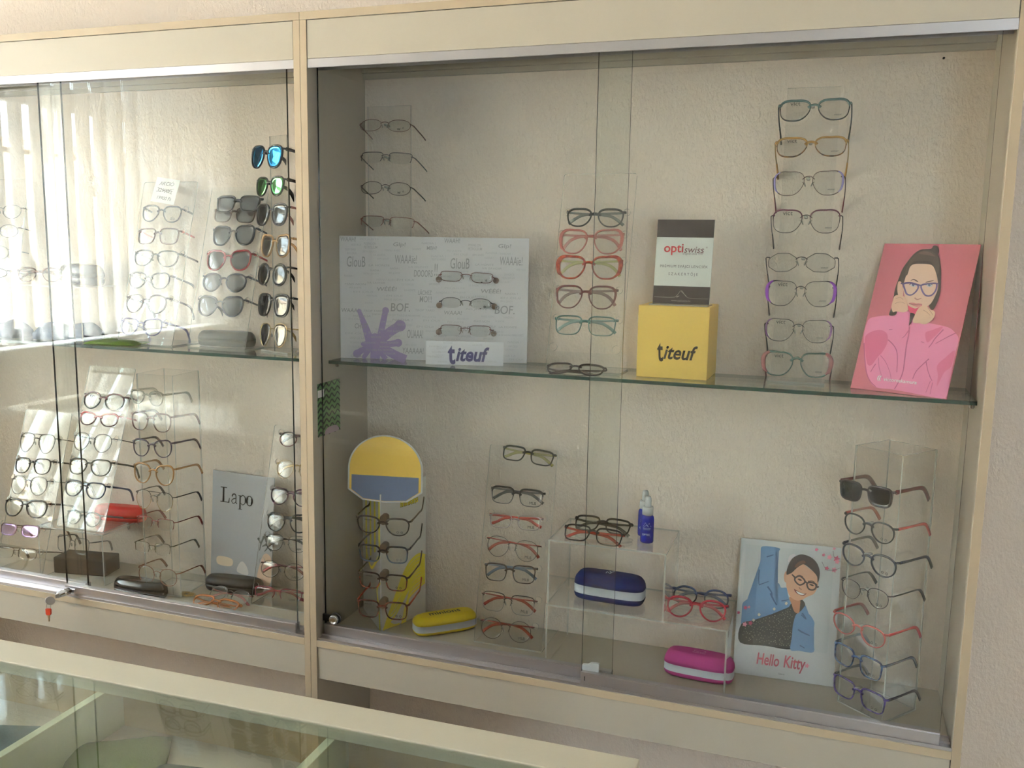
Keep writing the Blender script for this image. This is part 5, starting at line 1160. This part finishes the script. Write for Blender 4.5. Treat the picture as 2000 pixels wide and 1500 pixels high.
ser([(.615, .815), (.580, .802), (.568, .773), (.580, .745), (.615, .733), (.650, .745), (.662, .773), (.650, .802)], .012, 1); LP.append(('p', kk, [(.572, .800), (.562, .773), (.572, .746), (.590, .752), (.586, .773), (.590, .795)], 1)); LP.append(('p', kk, [(.658, .800), (.668, .773), (.658, .746), (.640, .752), (.644, .773), (.640, .795)], 1))
skn = (198, 170, 150)
LP += [('p', (204, 186, 166), [(.12, .18), (.34, .18), (.35, .245), (.12, .25)], 1), ('p', (196, 190, 188), [(.45, .14), (.62, .13), (.60, .20), (.52, .24), (.45, .19)], 1), ('p', skn, [(.78, .10), (.98, .08), (.99, .30), (.88, .34), (.80, .22)], 1)]
for q in ([(.80, .36), (.82, .42), (.86, .48)], [(.84, .40), (.90, .42)], [(.82, .42), (.78, .46)], [(.88, .36), (.93, .40), (.96, .46)], [(.93, .40), (.98, .38)], [(.90, .44), (.88, .50)]): LP.append(('t', (66, 70, 70), q, .012, .03))
printed('sign_print', po, LP, w, h, -.0016)
# handwritten price note on the stand
po = sheet('price_note', 'white paper price note with handwriting clipped to a clear stand', 'note', (-.592, .2245, 1.597), (R(-17), R(8), 0), .078, .072, .0006, dc(206, 206, 210))
gi = (80, 78, 84)
printed('handwriting', po, [('s', gi, [(.12, .42), (.5, .5), (.85, .62)], .015, 0), ('s', gi, [(.15, .58), (.5, .5), (.8, .40)], .015, 0)], .078, .072, -.0004, [dict(t='AKCIÓ', uv=(.48, .80), w=.62, c=gi, shear=.2, rot=.06), dict(t='32900Ft', uv=(.48, .50), w=.66, c=gi, shear=.2), dict(t='19900 Ft', uv=(.54, .20), w=.62, c=gi, shear=.2)])
# zigzag card stuck to the side panel
zc_ = thing('zigzag_card', 'green and black zigzag card stuck on the inner side panel', 'card', (.0186, .075, 1.020), (0, 0, R(90)))
b = MB(); b.box(-.054, .054, -.0004, .0002, 0, .132, 0); b.build('card', dc(96, 128, 84), zc_)
LZ = []
for i in range(9):
    v = .03+i*.115; LZ.append(('s', (34, 44, 34), [(k/8, v+(.04 if k % 2 else -.03)) for k in range(9)], .055, 0))
LZ.append(('p', (206, 200, 196), [(0, .74), (.27, .74), (.27, .88), (0, .88)], 0)); LZ.append(('p', (160, 140, 150), [(.3, 0), (.9, 0), (.8, .12), (.4, .12)], 1))
printed('card_print', zc_, LZ, .108, .132, -.0005)
# yellow striped corner display
ed = thing('corner_display', 'white folded display with yellow stripes holding kids eyeglasses', 'display stand', (.147, .102, BZ))
E_ = .166; HT = .366
def wing(nm, a, h1, L_, tx_=()):
    """a = direction of the wing from the front fold"""
    o = bpy.data.objects.new(nm, None)
    b = MB(); s = 1 if a < R(100) else -1
    pts = [(0, .001), (s*E_, .001), (s*E_, h1), (0, HT)]
    b.prism(pts, 0, .002, 0)
    rz = a if s > 0 else a-PI
    wg = b.build(nm, WHITE_CARD if s < 0 else dc(190, 186, 178), ed, rot=(0, 0, rz))
    Lq = [(q[0], q[1], [((u*s+1)/2 if 1 else 0, v) for u, v in q[2]]) + tuple(q[3:]) for q in L_]
    t2 = [dict(t, uv=((t['uv'][0]*s+1)/2, t['uv'][1])) for t in tx_]
    printed('stripe_print', wg, Lq, 2*E_, HT, -.0003, t2)
yl = (214, 190, 56)
LW = [('p', yl, [(u, .62-.25*u), (u+.085, .60-.25*u), (u+.085, 1.0+.02*u), (u, 1.0)], 0) for u in (.02, .26, .50, .74)]
LW += [('s', yl, [(.05, 0), (.10, .15), (.20, .28), (.02, .36)], .035, 0), ('s', yl, [(.02, .56), (.2, .50), (.55, .40), (.9, .56)], .035, 0)]
wing('left_wing', R(134), .372, LW)
RW = []
for i in range(11):
    t = i/10
    RW.append(('s', yl, [(.98, .445-.02*i), (.80-.02*i, .47-.03*i), (.55-.035*i if i < 8 else .60-.05*(i-7), .40-.045*i+.0), (.28-.03*i if i < 8 else .45, .20-.025*i), (.05+.05*i, .005)], .030-.001*i, 0))
wing('right_wing', R(71), .384, RW, [dict(t='minions', uv=(.62, .895), w=.20, h=.055, c=(40, 34, 20), bold=.06, rot=.0), dict(t='minions', uv=(.62, .895), w=.195, h=.048, c=(222, 186, 40), bold=.02), dict(t='ILLUMINATION', uv=(.70, .940), w=.10, c=(60, 56, 52))])
for (x, y, z, gw, roll, hb) in GL['M'][2]:
    b = MB(); pts = [(.0095*math.cos(t), .008*math.sin(t)+(.009 if math.sin(t) > 0 else 0)) for t in [2*PI*i/20 for i in range(20)]]
    b.prism(pts, -.012, .010); b.build('nose_rest', pm((112, 92, 76), .5), ed, (x-.147-.002, y-.102+.014, z-BZ-.006), (0, 0, R(10)))
b = MB(); HW, HH = .098, .172
arc = [(HW*math.cos(PI*i/24), HH-HW*.9+HW*.9*math.sin(PI*i/24)) for i in range(25)]+[(-HW, .03), (-HW*.6, .004), (0, 0), (HW*.6, .004), (HW, .03)]
b.prism(arc, 0, .002, 0); hd = b.build('header_card', WHITE_CARD, ed, (.010, .004, HT-.020), (R(-4), 0, R(10)))
UV = lambda P: [(x/(2*HW)+.5, z/HH) for x, z in P]
a2 = [(x*.955, (z-HH/2)*.965+HH/2) for x, z in arc]
body = UV(a2); lowb = UV([(-.088, .068), (.088, .068), (.088, .030), (.056, .008), (0, .004), (-.056, .008), (-.088, .030)])
printed('header_print', hd, [('p', (206, 170, 80), body, 0), ('p', (92, 106, 134), lowb, 0)], 2*HW, HH, -.0004)
